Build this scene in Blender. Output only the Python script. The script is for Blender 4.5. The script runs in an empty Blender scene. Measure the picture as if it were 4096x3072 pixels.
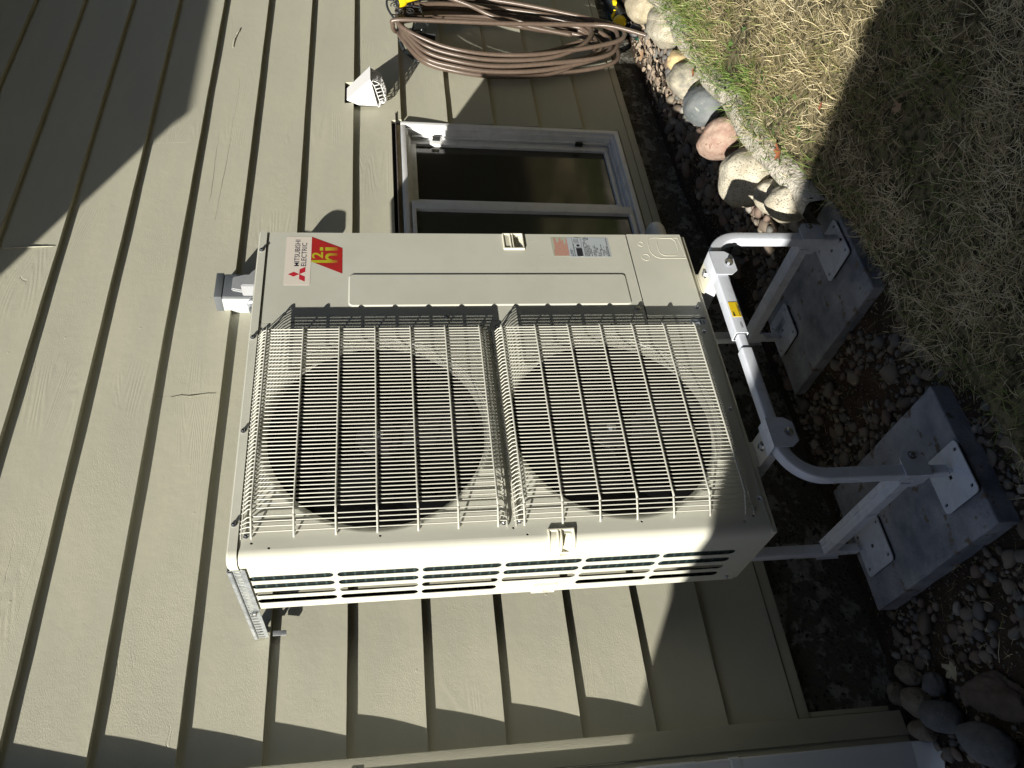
import bpy, bmesh, math, random
import numpy as np
from mathutils import Vector, Matrix, Quaternion, noise
from mathutils.geometry import delaunay_2d_cdt
random.seed(7); np.random.seed(7)
PI = math.pi
S = bpy.context.scene
COL = S.collection

# ------------------------------------------------------------------ camera
cam = bpy.data.cameras.new('camera'); camo = bpy.data.objects.new('camera', cam); COL.objects.link(camo)
CAMR = [[-0.105586, 0.818109, -0.565286], [-0.112241, -0.574636, -0.810676], [-0.988055, -0.022148, 0.152499]]
CAMP = [-0.76184, -1.78063, 0.95738]
m4 = Matrix([list(r)+[0] for r in CAMR]+[[0,0,0,1]]); m4.translation = Vector(CAMP)
camo.matrix_world = m4
cam.sensor_width = 36; cam.lens = 27.92; cam.clip_start = .02; cam.clip_end = 500
S.camera = camo

# ------------------------------------------------------------------ light
SD = Vector((3.2, 1.0, -1.7)).normalized()
sun = bpy.data.lights.new('sun', 'SUN'); sun.energy = 5.0; sun.angle = math.radians(.53); sun.color = (1, .955, .86)
suno = bpy.data.objects.new('sun', sun); COL.objects.link(suno)
suno.rotation_euler = SD.to_track_quat('-Z', 'Y').to_euler()
W = bpy.data.worlds.new('World'); S.world = W; W.use_nodes = True
nt = W.node_tree; bg = nt.nodes['Background']
sky = nt.nodes.new('ShaderNodeTexSky'); sky.sky_type = 'NISHITA'; sky.sun_disc = False
sky.sun_elevation = math.asin(-SD.z); sky.sun_rotation = math.atan2(-SD.x, -SD.y)
nt.links.new(sky.outputs[0], bg.inputs[0]); bg.inputs[1].default_value = .057
S.view_settings.view_transform = 'Standard'; S.view_settings.look = 'None'; S.view_settings.gamma = 1
S.view_settings.use_curve_mapping = False
S.view_settings.exposure = .92

# ------------------------------------------------------------------ materials
def srgb(r, g, b):
    return tuple(((c/255)/12.92 if c/255 <= .04045 else ((c/255+.055)/1.055)**2.4) for c in (r, g, b))
MATS = {}
def mat(name, col=(.5, .5, .5), rough=.5, metal=0, spec=.5, col2=None, nscale=8, ndetail=4, lo=.35, hi=.65,
        bump=0, bscale=200, bdist=.001, stretch=(1, 1, 1), coat=0, speck=None, sscale=60, spos=.62, rvar=0, bump2=0, b2scale=10):
    m = bpy.data.materials.new(name); m.use_nodes = True; MATS[name] = m
    t = m.node_tree; N = t.nodes; L = t.links; p = N['Principled BSDF']
    p.inputs['Base Color'].default_value = (*col, 1); p.inputs['Roughness'].default_value = rough
    p.inputs['Metallic'].default_value = metal; p.inputs['Specular IOR Level'].default_value = spec
    p.inputs['Coat Weight'].default_value = coat
    tc = N.new('ShaderNodeTexCoord'); mp = N.new('ShaderNodeMapping'); mp.inputs['Scale'].default_value = stretch
    L.new(tc.outputs['Object'], mp.inputs[0])
    src = None
    if col2 is not None:
        n = N.new('ShaderNodeTexNoise'); n.inputs['Scale'].default_value = nscale; n.inputs['Detail'].default_value = ndetail
        n.inputs['Roughness'].default_value = .6
        L.new(mp.outputs[0], n.inputs['Vector'])
        r = N.new('ShaderNodeMapRange'); r.inputs[1].default_value = lo; r.inputs[2].default_value = hi
        L.new(n.outputs[0], r.inputs[0])
        mx = N.new('ShaderNodeMix'); mx.data_type = 'RGBA'; mx.inputs[6].default_value = (*col, 1); mx.inputs[7].default_value = (*col2, 1)
        L.new(r.outputs[0], mx.inputs[0]); src = mx.outputs[2]
    if speck is not None:
        n = N.new('ShaderNodeTexNoise'); n.inputs['Scale'].default_value = sscale; n.inputs['Detail'].default_value = 3
        L.new(mp.outputs[0], n.inputs['Vector'])
        r = N.new('ShaderNodeMapRange'); r.inputs[1].default_value = spos; r.inputs[2].default_value = spos+.06
        L.new(n.outputs[0], r.inputs[0])
        mx = N.new('ShaderNodeMix'); mx.data_type = 'RGBA'; mx.inputs[6].default_value = (*col, 1); mx.inputs[7].default_value = (*speck, 1)
        if src: L.new(src, mx.inputs[6])
        L.new(r.outputs[0], mx.inputs[0]); src = mx.outputs[2]
    if src: L.new(src, p.inputs['Base Color'])
    if rvar:
        n = N.new('ShaderNodeTexNoise'); n.inputs['Scale'].default_value = 14; L.new(mp.outputs[0], n.inputs['Vector'])
        r = N.new('ShaderNodeMapRange'); r.inputs[3].default_value = rough-rvar; r.inputs[4].default_value = rough+rvar
        L.new(n.outputs[0], r.inputs[0]); L.new(r.outputs[0], p.inputs['Roughness'])
    nrm = None
    if bump:
        n = N.new('ShaderNodeTexNoise'); n.inputs['Scale'].default_value = bscale; n.inputs['Detail'].default_value = 3
        L.new(mp.outputs[0], n.inputs['Vector'])
        b = N.new('ShaderNodeBump'); b.inputs['Strength'].default_value = bump; b.inputs['Distance'].default_value = bdist
        L.new(n.outputs[0], b.inputs['Height']); nrm = b.outputs[0]
    if bump2:
        n = N.new('ShaderNodeTexNoise'); n.inputs['Scale'].default_value = b2scale; n.inputs['Detail'].default_value = 2
        L.new(mp.outputs[0], n.inputs['Vector'])
        b = N.new('ShaderNodeBump'); b.inputs['Strength'].default_value = bump2; b.inputs['Distance'].default_value = .01
        L.new(n.outputs[0], b.inputs['Height'])
        if nrm: L.new(nrm, b.inputs['Normal'])
        nrm = b.outputs[0]
    if nrm: L.new(nrm, p.inputs['Normal'])
    return m

def siding_mat(name, base, base2):
    m = mat(name, base, .62, spec=.35, col2=base2, nscale=3.2, stretch=(.6, 1, 2.2), lo=.3, hi=.7)
    t = m.node_tree; N = t.nodes; L = t.links; p = N['Principled BSDF']
    tc = N.new('ShaderNodeTexCoord')
    oi = N.new('ShaderNodeObjectInfo')
    add = N.new('ShaderNodeVectorMath'); add.operation = 'ADD'
    cmb = N.new('ShaderNodeCombineXYZ')
    mul = N.new('ShaderNodeMath'); mul.operation = 'MULTIPLY'; mul.inputs[1].default_value = 37
    L.new(oi.outputs['Random'], mul.inputs[0]); L.new(mul.outputs[0], cmb.inputs[0]); L.new(mul.outputs[0], cmb.inputs[1])
    L.new(tc.outputs['Object'], add.inputs[0]); L.new(cmb.outputs[0], add.inputs[1])
    # brushed orange peel paint
    mp = N.new('ShaderNodeMapping'); mp.inputs['Scale'].default_value = (1, 1, 1.7); L.new(add.outputs[0], mp.inputs[0])
    n1 = N.new('ShaderNodeTexNoise'); n1.inputs['Scale'].default_value = 210; n1.inputs['Detail'].default_value = 2; L.new(mp.outputs[0], n1.inputs['Vector'])
    msk = N.new('ShaderNodeTexNoise'); msk.inputs['Scale'].default_value = 2.3; L.new(add.outputs[0], msk.inputs['Vector'])
    mr = N.new('ShaderNodeMapRange'); mr.inputs[1].default_value = .4; mr.inputs[2].default_value = .62; mr.inputs[3].default_value = .25; mr.inputs[4].default_value = 1
    L.new(msk.outputs[0], mr.inputs[0])
    mm = N.new('ShaderNodeMath'); mm.operation = 'MULTIPLY'; L.new(n1.outputs[0], mm.inputs[0]); L.new(mr.outputs[0], mm.inputs[1])
    b1 = N.new('ShaderNodeBump'); b1.inputs['Strength'].default_value = .42; b1.inputs['Distance'].default_value = .0016; L.new(mm.outputs[0], b1.inputs['Height'])
    # cathedral wood grain coming through the paint in places
    mp2 = N.new('ShaderNodeMapping'); mp2.inputs['Scale'].default_value = (.55, 1, 5.0); L.new(add.outputs[0], mp2.inputs[0])
    g0 = N.new('ShaderNodeTexNoise'); g0.inputs['Scale'].default_value = 1.6; g0.inputs['Detail'].default_value = 1.2; g0.inputs['Distortion'].default_value = .4; L.new(mp2.outputs[0], g0.inputs['Vector'])
    gm = N.new('ShaderNodeMath'); gm.operation = 'MULTIPLY'; gm.inputs[1].default_value = 190; L.new(g0.outputs[0], gm.inputs[0])
    gs = N.new('ShaderNodeMath'); gs.operation = 'SINE'; L.new(gm.outputs[0], gs.inputs[0])
    k = N.new('ShaderNodeTexNoise'); k.inputs['Scale'].default_value = 2.9; k.inputs['Detail'].default_value = 0; L.new(add.outputs[0], k.inputs['Vector'])
    kr = N.new('ShaderNodeMapRange'); kr.inputs[1].default_value = .56; kr.inputs[2].default_value = .72; L.new(k.outputs[0], kr.inputs[0])
    gg = N.new('ShaderNodeMath'); gg.operation = 'MULTIPLY'; L.new(gs.outputs[0], gg.inputs[0]); L.new(kr.outputs[0], gg.inputs[1])
    b2 = N.new('ShaderNodeBump'); b2.inputs['Strength'].default_value = .16; b2.inputs['Distance'].default_value = .0010
    L.new(gg.outputs[0], b2.inputs['Height']); L.new(b1.outputs[0], b2.inputs['Normal'])
    # long drying cracks and knots
    mp3 = N.new('ShaderNodeMapping'); mp3.inputs['Scale'].default_value = (.8, 1, 14); L.new(add.outputs[0], mp3.inputs[0])
    c1 = N.new('ShaderNodeTexVoronoi'); c1.feature = 'DISTANCE_TO_EDGE'; c1.inputs['Scale'].default_value = 1.1
    nd = N.new('ShaderNodeTexNoise'); nd.inputs['Scale'].default_value = 9; L.new(add.outputs[0], nd.inputs['Vector'])
    vm = N.new('ShaderNodeVectorMath'); vm.operation = 'SCALE'; vm.inputs['Scale'].default_value = .22; L.new(nd.outputs['Color'], vm.inputs[0])
    va = N.new('ShaderNodeVectorMath'); va.operation = 'ADD'; L.new(mp3.outputs[0], va.inputs[0]); L.new(vm.outputs[0], va.inputs[1])
    L.new(va.outputs[0], c1.inputs['Vector'])
    cr = N.new('ShaderNodeMapRange'); cr.inputs[1].default_value = 0; cr.inputs[2].default_value = .006; cr.inputs[3].default_value = 1; cr.inputs[4].default_value = 0; L.new(c1.outputs['Distance'], cr.inputs[0])
    ck = N.new('ShaderNodeTexNoise'); ck.inputs['Scale'].default_value = 1.7; L.new(add.outputs[0], ck.inputs['Vector'])
    ckr = N.new('ShaderNodeMapRange'); ckr.inputs[1].default_value = .66; ckr.inputs[2].default_value = .69; L.new(ck.outputs[0], ckr.inputs[0])
    cm = N.new('ShaderNodeMath'); cm.operation = 'MULTIPLY'; L.new(cr.outputs[0], cm.inputs[0]); L.new(ckr.outputs[0], cm.inputs[1])
    b3 = N.new('ShaderNodeBump'); b3.invert = True; b3.inputs['Strength'].default_value = .5; b3.inputs['Distance'].default_value = .0015
    L.new(cm.outputs[0], b3.inputs['Height']); L.new(b2.outputs[0], b3.inputs['Normal'])
    # soft dents and lumps under the paint
    n5 = N.new('ShaderNodeTexNoise'); n5.inputs['Scale'].default_value = 26; n5.inputs['Detail'].default_value = 5; n5.inputs['Roughness'].default_value = .55; L.new(add.outputs[0], n5.inputs['Vector'])
    b5 = N.new('ShaderNodeBump'); b5.inputs['Strength'].default_value = .22; b5.inputs['Distance'].default_value = .0035; L.new(n5.outputs[0], b5.inputs['Height']); L.new(b3.outputs[0], b5.inputs['Normal'])
    v6 = N.new('ShaderNodeTexVoronoi'); v6.inputs['Scale'].default_value = 9; v6.inputs['Randomness'].default_value = 1; L.new(add.outputs[0], v6.inputs['Vector'])
    r6 = N.new('ShaderNodeMapRange'); r6.inputs[1].default_value = .0; r6.inputs[2].default_value = .045; r6.inputs[3].default_value = 1; r6.inputs[4].default_value = 0; L.new(v6.outputs['Distance'], r6.inputs[0])
    b6 = N.new('ShaderNodeBump'); b6.inputs['Strength'].default_value = .5; b6.inputs['Distance'].default_value = .0015; L.new(r6.outputs[0], b6.inputs['Height']); L.new(b5.outputs[0], b6.inputs['Normal'])
    L.new(b6.outputs[0], p.inputs['Normal'])
    return m

M_side = siding_mat('painted_clapboard', (.475, .463, .358), (.425, .417, .335))
M_trim = mat('painted_trim', (.475, .463, .358), .6, col2=(.425, .415, .325), nscale=5, bump=.3, bscale=190, bdist=.0015, stretch=(2, 1, .6))
M_unit = mat('ivory_powder_coat', (.555, .555, .480), .33, spec=.5, col2=(.525, .525, .450), nscale=7, ndetail=6, lo=.42, hi=.62, rvar=.05, bump=.05, bscale=900, bdist=.0004, bump2=.012, b2scale=5)
M_unitd = mat('ivory_moulded_plastic', (.62, .60, .49), .4, spec=.5)
M_wire = mat('ivory_coated_wire', (.50, .495, .435), .34)
M_black = mat('interior_shade_black', (.008, .008, .009), .45, spec=.4)  # for rear coil and partition: interior shade put into the colour
M_shroud = mat('dark_fan_plastic', (.012, .012, .013), .5, spec=.3)
M_screw = mat('zinc_screw', (.62, .64, .67), .25, metal=1)
M_galv = mat('galvanised_steel', (.62, .65, .68), .42, metal=.75, col2=(.42, .45, .48), nscale=55, ndetail=2, rvar=.12, bump=.15, bscale=120, bdist=.0005)
M_white = mat('white_powder_coat', (.60, .635, .70), .28, spec=.5, col2=(.54, .57, .62), nscale=26, ndetail=8, lo=.5, hi=.68, rvar=.08, speck=(.33, .28, .22), sscale=130, spos=.72, bump=.04, bscale=500, bdist=.0004)
M_sticker = mat('white_sticker', (.70, .64, .56), .45)
M_navy = mat('navy_print', (.02, .02, .06), .5)
M_red = mat('red_print', (.50, .02, .035), .45)
M_redd = mat('deep_red_print', (.34, .018, .02), .45, col2=(.40, .02, .015), nscale=20)
M_green = mat('yellow_green_print', (.42, .44, .04), .5)
M_label = mat('grey_rating_label', (.40, .44, .47), .45)
M_label2 = mat('sage_warning_label', (.38, .40, .32), .45)
M_redtxt = mat('faded_red_print', (.55, .16, .13), .5)
M_ink = mat('black_print', (.02, .02, .025), .5)
M_ylab = mat('yellow_sticker', (.78, .56, .015), .4)
M_vinyl = mat('white_window_vinyl', (.78, .785, .79), .35, col2=(.66, .66, .64), nscale=14, ndetail=7, lo=.5, hi=.7)
M_gutter = mat('white_downspout_paint', (.66, .70, .76), .35, bump=.05, bscale=60)
M_boxg = mat('grey_box_enamel', (.10, .11, .12), .4)
M_boxm = mat('mid_grey_box_enamel', (.30, .31, .325), .4)
M_boxl = mat('light_grey_box_enamel', (.46, .48, .48), .4)
M_conc = mat('paver_concrete', (.155, .170, .200), .9, spec=.2, col2=(.36, .37, .395), nscale=7, ndetail=9, lo=.36, hi=.64,
             speck=(.17, .14, .11), sscale=24, spos=.61, bump=.9, bscale=130, bdist=.003)
M_found = mat('foundation_concrete', (.095, .088, .072), .95, spec=.15, col2=(.24, .235, .205), nscale=16, ndetail=12, lo=.50, hi=.58, speck=(.02, .02, .018), sscale=75, spos=.60, bump=1.0, bscale=90, bdist=.008)
M_mortar = mat('mortar', (.52, .49, .42), .95, spec=.15, col2=(.38, .35, .29), nscale=22, ndetail=9, lo=.42, hi=.6, speck=(.10, .09, .07), sscale=55, spos=.62, bump=1, bscale=95, bdist=.008)
M_soil = mat('soil', (.060, .043, .030), 1, spec=.1, col2=(.032, .025, .018), nscale=18, ndetail=8, bump=1, bscale=90, bdist=.008)
M_thatch = mat('thatch', (.17, .145, .085), 1, spec=.1, col2=(.035, .032, .018), nscale=40, ndetail=8, lo=.4, hi=.6, bump=1, bscale=160, bdist=.006)
M_dark = mat('dark_cavity', (.006, .006, .006), .9)
M_metal = mat('dark_wrought_metal', (.05, .055, .06), .35, metal=.4)
M_hosem = mat('copper_brown_hose', (.112, .080, .060), .30, spec=.7, col2=(.09, .065, .05), nscale=60)
M_yel = mat('yellow_plastic', (.85, .62, .01), .35)
M_dgreen = mat('dark_green_plastic', (.01, .06, .045), .35)
M_rubber = mat('black_rubber', (.012, .013, .014), .45)
M_insul = mat('white_pipe_insulation', (.66, .66, .63), .5)
M_flash = mat('grey_flashing', (.22, .23, .24), .4, metal=.3, col2=(.16, .10, .08), nscale=40)
M_wood = mat('raw_wood', (.33, .27, .14), .8, col2=(.20, .15, .08), nscale=12, stretch=(1, 1, 8))
M_fence = mat('weathered_cedar', (.16, .11, .07), .8, col2=(.10, .07, .05), nscale=5, stretch=(3, 3, .5))
M_roof = mat('brown_fascia', (.20, .19, .15), .7)

# glass
def glass_mat(name='window_glass', c=(.042, .039, .028)):
    m = bpy.data.materials.new(name); m.use_nodes = True; t = m.node_tree; N = t.nodes; L = t.links
    p = N['Principled BSDF']; p.inputs['Base Color'].default_value = (*c, 1); p.inputs['Roughness'].default_value = .10
    p.inputs['Specular IOR Level'].default_value = .6
    tc = N.new('ShaderNodeTexCoord'); n = N.new('ShaderNodeTexNoise'); n.inputs['Scale'].default_value = 7; L.new(tc.outputs['Object'], n.inputs['Vector'])
    b = N.new('ShaderNodeBump'); b.inputs['Strength'].default_value = .08; b.inputs['Distance'].default_value = .004; L.new(n.outputs[0], b.inputs['Height']); L.new(b.outputs[0], p.inputs['Normal'])
    return m
M_glass = glass_mat(); M_glass2 = glass_mat('paler_glass', (.062, .066, .048))  # fixed pane glass has a slightly lighter base colour
def fin_mat():
    m = mat('coil_fins', (.015, .05, .055), .4, metal=.3); t = m.node_tree; N = t.nodes; L = t.links; p = N['Principled BSDF']
    tc = N.new('ShaderNodeTexCoord'); w = N.new('ShaderNodeTexWave'); w.inputs['Scale'].default_value = 13; w.bands_direction = 'Z'
    L.new(tc.outputs['Object'], w.inputs['Vector']); r = N.new('ShaderNodeValToRGB'); r.color_ramp.elements[0].color = (.004, .012, .014, 1); r.color_ramp.elements[0].position = .86
    r.color_ramp.elements[1].color = (.035, .065, .068, 1); r.color_ramp.elements[1].position = .98  # pale bands paint the fins' highlights into the base colour
    L.new(w.outputs[0], r.inputs[0]); L.new(r.outputs[0], p.inputs['Base Color'])
    return m
M_fin = fin_mat()
def hose_bump():
    t = M_hosem.node_tree; N = t.nodes; L = t.links; p = N['Principled BSDF']
    uv = N.new('ShaderNodeUVMap'); uv.uv_map = 'UVMap'
    w = N.new('ShaderNodeTexWave'); w.inputs['Scale'].default_value = 1; w.bands_direction = 'DIAGONAL'; L.new(uv.outputs[0], w.inputs['Vector'])
    b = N.new('ShaderNodeBump'); b.inputs['Strength'].default_value = .25; b.inputs['Distance'].default_value = .0006; L.new(w.outputs[0], b.inputs['Height'])
    L.new(b.outputs[0], p.inputs['Normal'])
hose_bump()
# letters printed in a yellow to red gradient from top to bottom of the badge
def badge_mat():
    m = mat('badge_gradient_print', (.4, .4, .03), .45); t = m.node_tree; N = t.nodes; L = t.links
    tc = N.new('ShaderNodeTexCoord'); sp = N.new('ShaderNodeSeparateXYZ'); L.new(tc.outputs['Object'], sp.inputs[0])
    mr = N.new('ShaderNodeMapRange'); mr.inputs[1].default_value = 1.098; mr.inputs[2].default_value = 1.135; L.new(sp.outputs[2], mr.inputs[0])
    mx = N.new('ShaderNodeMix'); mx.data_type = 'RGBA'; mx.inputs[6].default_value = (.36, .02, .02, 1); mx.inputs[7].default_value = (.42, .42, .02, 1)
    L.new(mr.outputs[0], mx.inputs[0]); L.new(mx.outputs[2], N['Principled BSDF'].inputs['Base Color']); return m
M_badge = badge_mat()

# ------------------------------------------------------------------ helpers
def tag(o, label=None, cat=None, group=None, kind=None):
    if label: o['label'] = label
    if cat: o['category'] = cat
    if group: o['group'] = group
    if kind: o['kind'] = kind
    return o
def empty(name, loc=(0, 0, 0), rot=(0, 0, 0), label=None, cat=None, group=None, parent=None, kind=None):
    o = bpy.data.objects.new(name, None); o.empty_display_size = .05; COL.objects.link(o)
    o.location = loc; o.rotation_euler = rot
    if parent: o.parent = parent
    return tag(o, label, cat, group, kind)
def link(name, me, m, parent=None, smooth=False, angle=None):
    if m and not me.materials: me.materials.append(m)
    if smooth or angle is not None:
        me.shade_smooth()
        if angle is not None:
            try: me.set_sharp_from_angle(angle=math.radians(angle))
            except Exception: pass
    o = bpy.data.objects.new(name, me); COL.objects.link(o)
    if parent: o.parent = parent
    return o
def pyd(name, V, F, m, parent=None, smooth=False, angle=None):
    me = bpy.data.meshes.new(name); me.from_pydata([tuple(v) for v in V], [], F); me.update()
    return link(name, me, m, parent, smooth, angle)
def frombm(name, bm, m, parent=None, smooth=False, angle=None):
    me = bpy.data.meshes.new(name); bm.to_mesh(me); bm.free(); return link(name, me, m, parent, smooth, angle)
def bm_box(bm, x0, x1, y0, y1, z0, z1, bev=0, seg=2, M=None):
    b = bmesh.new(); bmesh.ops.create_cube(b, size=1)
    for v in b.verts: v.co = Vector(((x0+x1)/2+v.co.x*(x1-x0), (y0+y1)/2+v.co.y*(y1-y0), (z0+z1)/2+v.co.z*(z1-z0)))
    if bev: bmesh.ops.bevel(b, geom=list(b.edges), offset=bev, segments=seg, affect='EDGES', profile=.6)
    if M: bmesh.ops.transform(b, matrix=M, verts=list(b.verts))
    t = bpy.data.meshes.new('t'); b.to_mesh(t); b.free(); bm.from_mesh(t); bpy.data.meshes.remove(t)
def box(name, x0, x1, y0, y1, z0, z1, m, parent=None, bev=.001, M=None):
    bm = bmesh.new(); bm_box(bm, x0, x1, y0, y1, z0, z1, bev, 2, M); return frombm(name, bm, m, parent, angle=40)
def prism(bm, poly, frame, d0, d1):
    """poly (u,v) extruded along frame n from d0 to d1; frame=(origin,u,v,n)"""
    o, u, v, n = [Vector(a) for a in frame]
    A = [bm.verts.new(o+u*p[0]+v*p[1]+n*d0) for p in poly]; B = [bm.verts.new(o+u*p[0]+v*p[1]+n*d1) for p in poly]
    k = len(poly)
    fs = [bm.faces.new(A[::-1]), bm.faces.new(B)]
    for i in range(k): fs.append(bm.faces.new((A[i], A[(i+1) % k], B[(i+1) % k], B[i])))
    return fs
def fixn(bm): bmesh.ops.recalc_face_normals(bm, faces=list(bm.faces))
def rpoly(x0, x1, y0, y1, r, n=5, corners=(1, 1, 1, 1)):
    P = []
    for (cx, cy, a, on, px, py) in ((x1-r, y1-r, 0, corners[0], x1, y1), (x0+r, y1-r, 90, corners[1], x0, y1), (x0+r, y0+r, 180, corners[2], x0, y0), (x1-r, y0+r, 270, corners[3], x1, y0)):
        if not on: P.append((px, py)); continue
        for i in range(n+1):
            t = math.radians(a+90*i/n); P.append((cx+r*math.cos(t), cy+r*math.sin(t)))
    return P
def circ(cx, cy, r, n=16, ry=None):
    return [(cx+r*math.cos(2*PI*i/n), cy+(ry or r)*math.sin(2*PI*i/n)) for i in range(n)]
def frames(P):
    P = [Vector(p) for p in P]; n = len(P); T = []
    for i in range(n):
        a = P[max(0, i-1)]; b = P[min(n-1, i+1)]; T.append((b-a).normalized())
    up = Vector((0, 0, 1)) if abs(T[0].z) < .9 else Vector((0, 1, 0))
    N = [(up-T[0]*up.dot(T[0])).normalized()]
    for i in range(1, n):
        q = T[i-1].rotation_difference(T[i]); v = q @ N[-1]; N.append((v-T[i]*v.dot(T[i])).normalized())
    return P, T, N
def sweep(bm, P, prof, n0=None, uvl=None, taper=None, cap=True):
    P, T, N = frames(P)
    if n0 is not None:
        n0 = Vector(n0); N = [((n0-t*n0.dot(t)).normalized()) for t in T]
    rings = []; L = 0
    for i, p in enumerate(P):
        b = T[i].cross(N[i]); k = taper[i] if taper else 1
        rings.append([bm.verts.new(p+N[i]*a*k+b*c*k) for a, c in prof])
    m = len(prof); d = 0
    for i in range(len(P)-1):
        dl = (P[i+1]-P[i]).length
        for j in range(m):
            f = bm.faces.new((rings[i][j], rings[i][(j+1) % m], rings[i+1][(j+1) % m], rings[i+1][j])); f.smooth = True
            if uvl:
                for lp, (uu, vv) in zip(f.loops, ((j/m, d), ((j+1)/m, d), ((j+1)/m, d+dl), (j/m, d+dl))): lp[uvl].uv = (uu*6, vv*260)
        d += dl
    if cap:
        bm.faces.new(rings[0][::-1]); bm.faces.new(rings[-1])
def tubeprof(r, n=8): return [(r*math.cos(2*PI*i/n), r*math.sin(2*PI*i/n)) for i in range(n)]
def tube(name, P, r, m, parent=None, n=8):
    bm = bmesh.new(); sweep(bm, P, tubeprof(r, n)); return frombm(name, bm, m, parent, angle=50)
def sqprof(w, r=.005, h=None): 
    h = h or w
    return [(y, x) for x, y in rpoly(-w/2, w/2, -h/2, h/2, r, 3)]
def catmull(P, k=8, closed=False):
    P = [Vector(p) for p in P]; out = []; n = len(P)
    rng = range(n) if closed else range(n-1)
    for i in rng:
        if closed: p0, p1, p2, p3 = P[i-1], P[i], P[(i+1) % n], P[(i+2) % n]
        else: p0, p1, p2, p3 = P[max(0, i-1)], P[i], P[i+1], P[min(n-1, i+2)]
        for j in range(k):
            t = j/k; out.append(.5*((2*p1)+(-p0+p2)*t+(2*p0-5*p1+4*p2-p3)*t*t+(-p0+3*p1-3*p2+p3)*t**3))
    out.append(P[0] if closed else P[-1]); return out
def inpoly(x, y, P):
    c = False; j = len(P)-1
    for i in range(len(P)):
        xi, yi = P[i]; xj, yj = P[j]
        if (yi > y) != (yj > y) and x < (xj-xi)*(y-yi)/(yj-yi)+xi: c = not c
        j = i
    return c
def sheet(name, outer, holes, mapf, thick, m, parent=None, extra_lines=(), angle=35, extra_pts=()):
    """panel with holes: CDT in 2D, mapped by mapf(u,v,h); front at h=0, back at h=-thick, hole walls between"""
    V = []; E = []
    def loop(P):
        b = len(V); V.extend([Vector(p) for p in P]); E.extend([(b+i, b+(i+1) % len(P)) for i in range(len(P))])
    loop(outer)
    for h in holes: loop(h)
    for a, b in extra_lines:
        i = len(V); V.append(Vector(a)); V.append(Vector(b)); E.append((i, i+1))
    for a in extra_pts: V.append(Vector(a))
    v2, e2, f2, *_ = delaunay_2d_cdt(V, E, [], 1, 1e-6)
    bbs = [(min(p[0] for p in h), max(p[0] for p in h), min(p[1] for p in h), max(p[1] for p in h), h) for h in holes]
    F = []
    for f in f2:
        cx = sum(v2[i][0] for i in f)/len(f); cy = sum(v2[i][1] for i in f)/len(f)
        if not inpoly(cx, cy, outer): continue
        if any(b[0] < cx < b[1] and b[2] < cy < b[3] and inpoly(cx, cy, b[4]) for b in bbs): continue
        F.append(list(f))
    n = len(v2); VV = [mapf(v[0], v[1], 0) for v in v2]+[mapf(v[0], v[1], -thick) for v in v2]
    FF = F+[[i+n for i in f][::-1] for f in F]
    for P in [outer]+list(holes):
        b = len(VV); k = len(P)
        VV += [mapf(p[0], p[1], 0) for p in P]+[mapf(p[0], p[1], -thick) for p in P]
        FF += [(b+i, b+(i+1) % k, b+k+(i+1) % k, b+k+i) for i in range(k)]
    o = pyd(name, VV, FF, m, parent)
    me = o.data; bm = bmesh.new(); bm.from_mesh(me); fixn(bm); bm.to_mesh(me); bm.free()
    me.shade_smooth()
    try: me.set_sharp_from_angle(angle=math.radians(angle))
    except Exception: pass
    return o
def lathe(name, prof, center, axis, m, parent=None, n=48, a0=0, a1=2*PI):
    ax = Vector(axis).normalized(); u = Vector((1, 0, 0)) if abs(ax.x) < .9 else Vector((0, 0, 1)); u = (u-ax*u.dot(ax)).normalized(); v = ax.cross(u)
    c = Vector(center); bm = bmesh.new(); R = []
    for i in range(n):
        t = a0+(a1-a0)*i/n; d = u*math.cos(t)+v*math.sin(t)
        R.append([bm.verts.new(c+d*max(r, 1e-5)+ax*h) for r, h in prof])
    for i in range(n):
        A = R[i]; B = R[(i+1) % n]
        for j in range(len(prof)-1): bm.faces.new((A[j], A[j+1], B[j+1], B[j]))
    bmesh.ops.remove_doubles(bm, verts=list(bm.verts), dist=1e-6); fixn(bm)
    return frombm(name, bm, m, parent, angle=35)
def text(name, body, origin, right, up, width, height, m, parent, lift=.0, bold=0):
    cu = bpy.data.curves.new(name, 'FONT'); cu.body = body; cu.size = 1; cu.offset = bold; cu.resolution_u = 3
    to = bpy.data.objects.new('t', cu); COL.objects.link(to)
    dg = bpy.context.evaluated_depsgraph_get(); me = bpy.data.meshes.new_from_object(to.evaluated_get(dg))
    bpy.data.objects.remove(to)
    xs = [v.co.x for v in me.vertices]; ys = [v.co.y for v in me.vertices]
    sx = width/(max(xs)-min(xs)); sy = height/(max(ys)-min(ys)); x0 = min(xs); y0 = min(ys)
    R = Vector(right); U = Vector(up); N = R.cross(U).normalized(); O = Vector(origin)
    for v in me.vertices: v.co = O+R*((v.co.x-x0)*sx)+U*((v.co.y-y0)*sy)+N*lift
    me.name = name; me.materials.clear(); me.materials.append(m)
    o = bpy.data.objects.new(name, me); COL.objects.link(o); o.parent = parent; return o
_hex = {}
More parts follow.
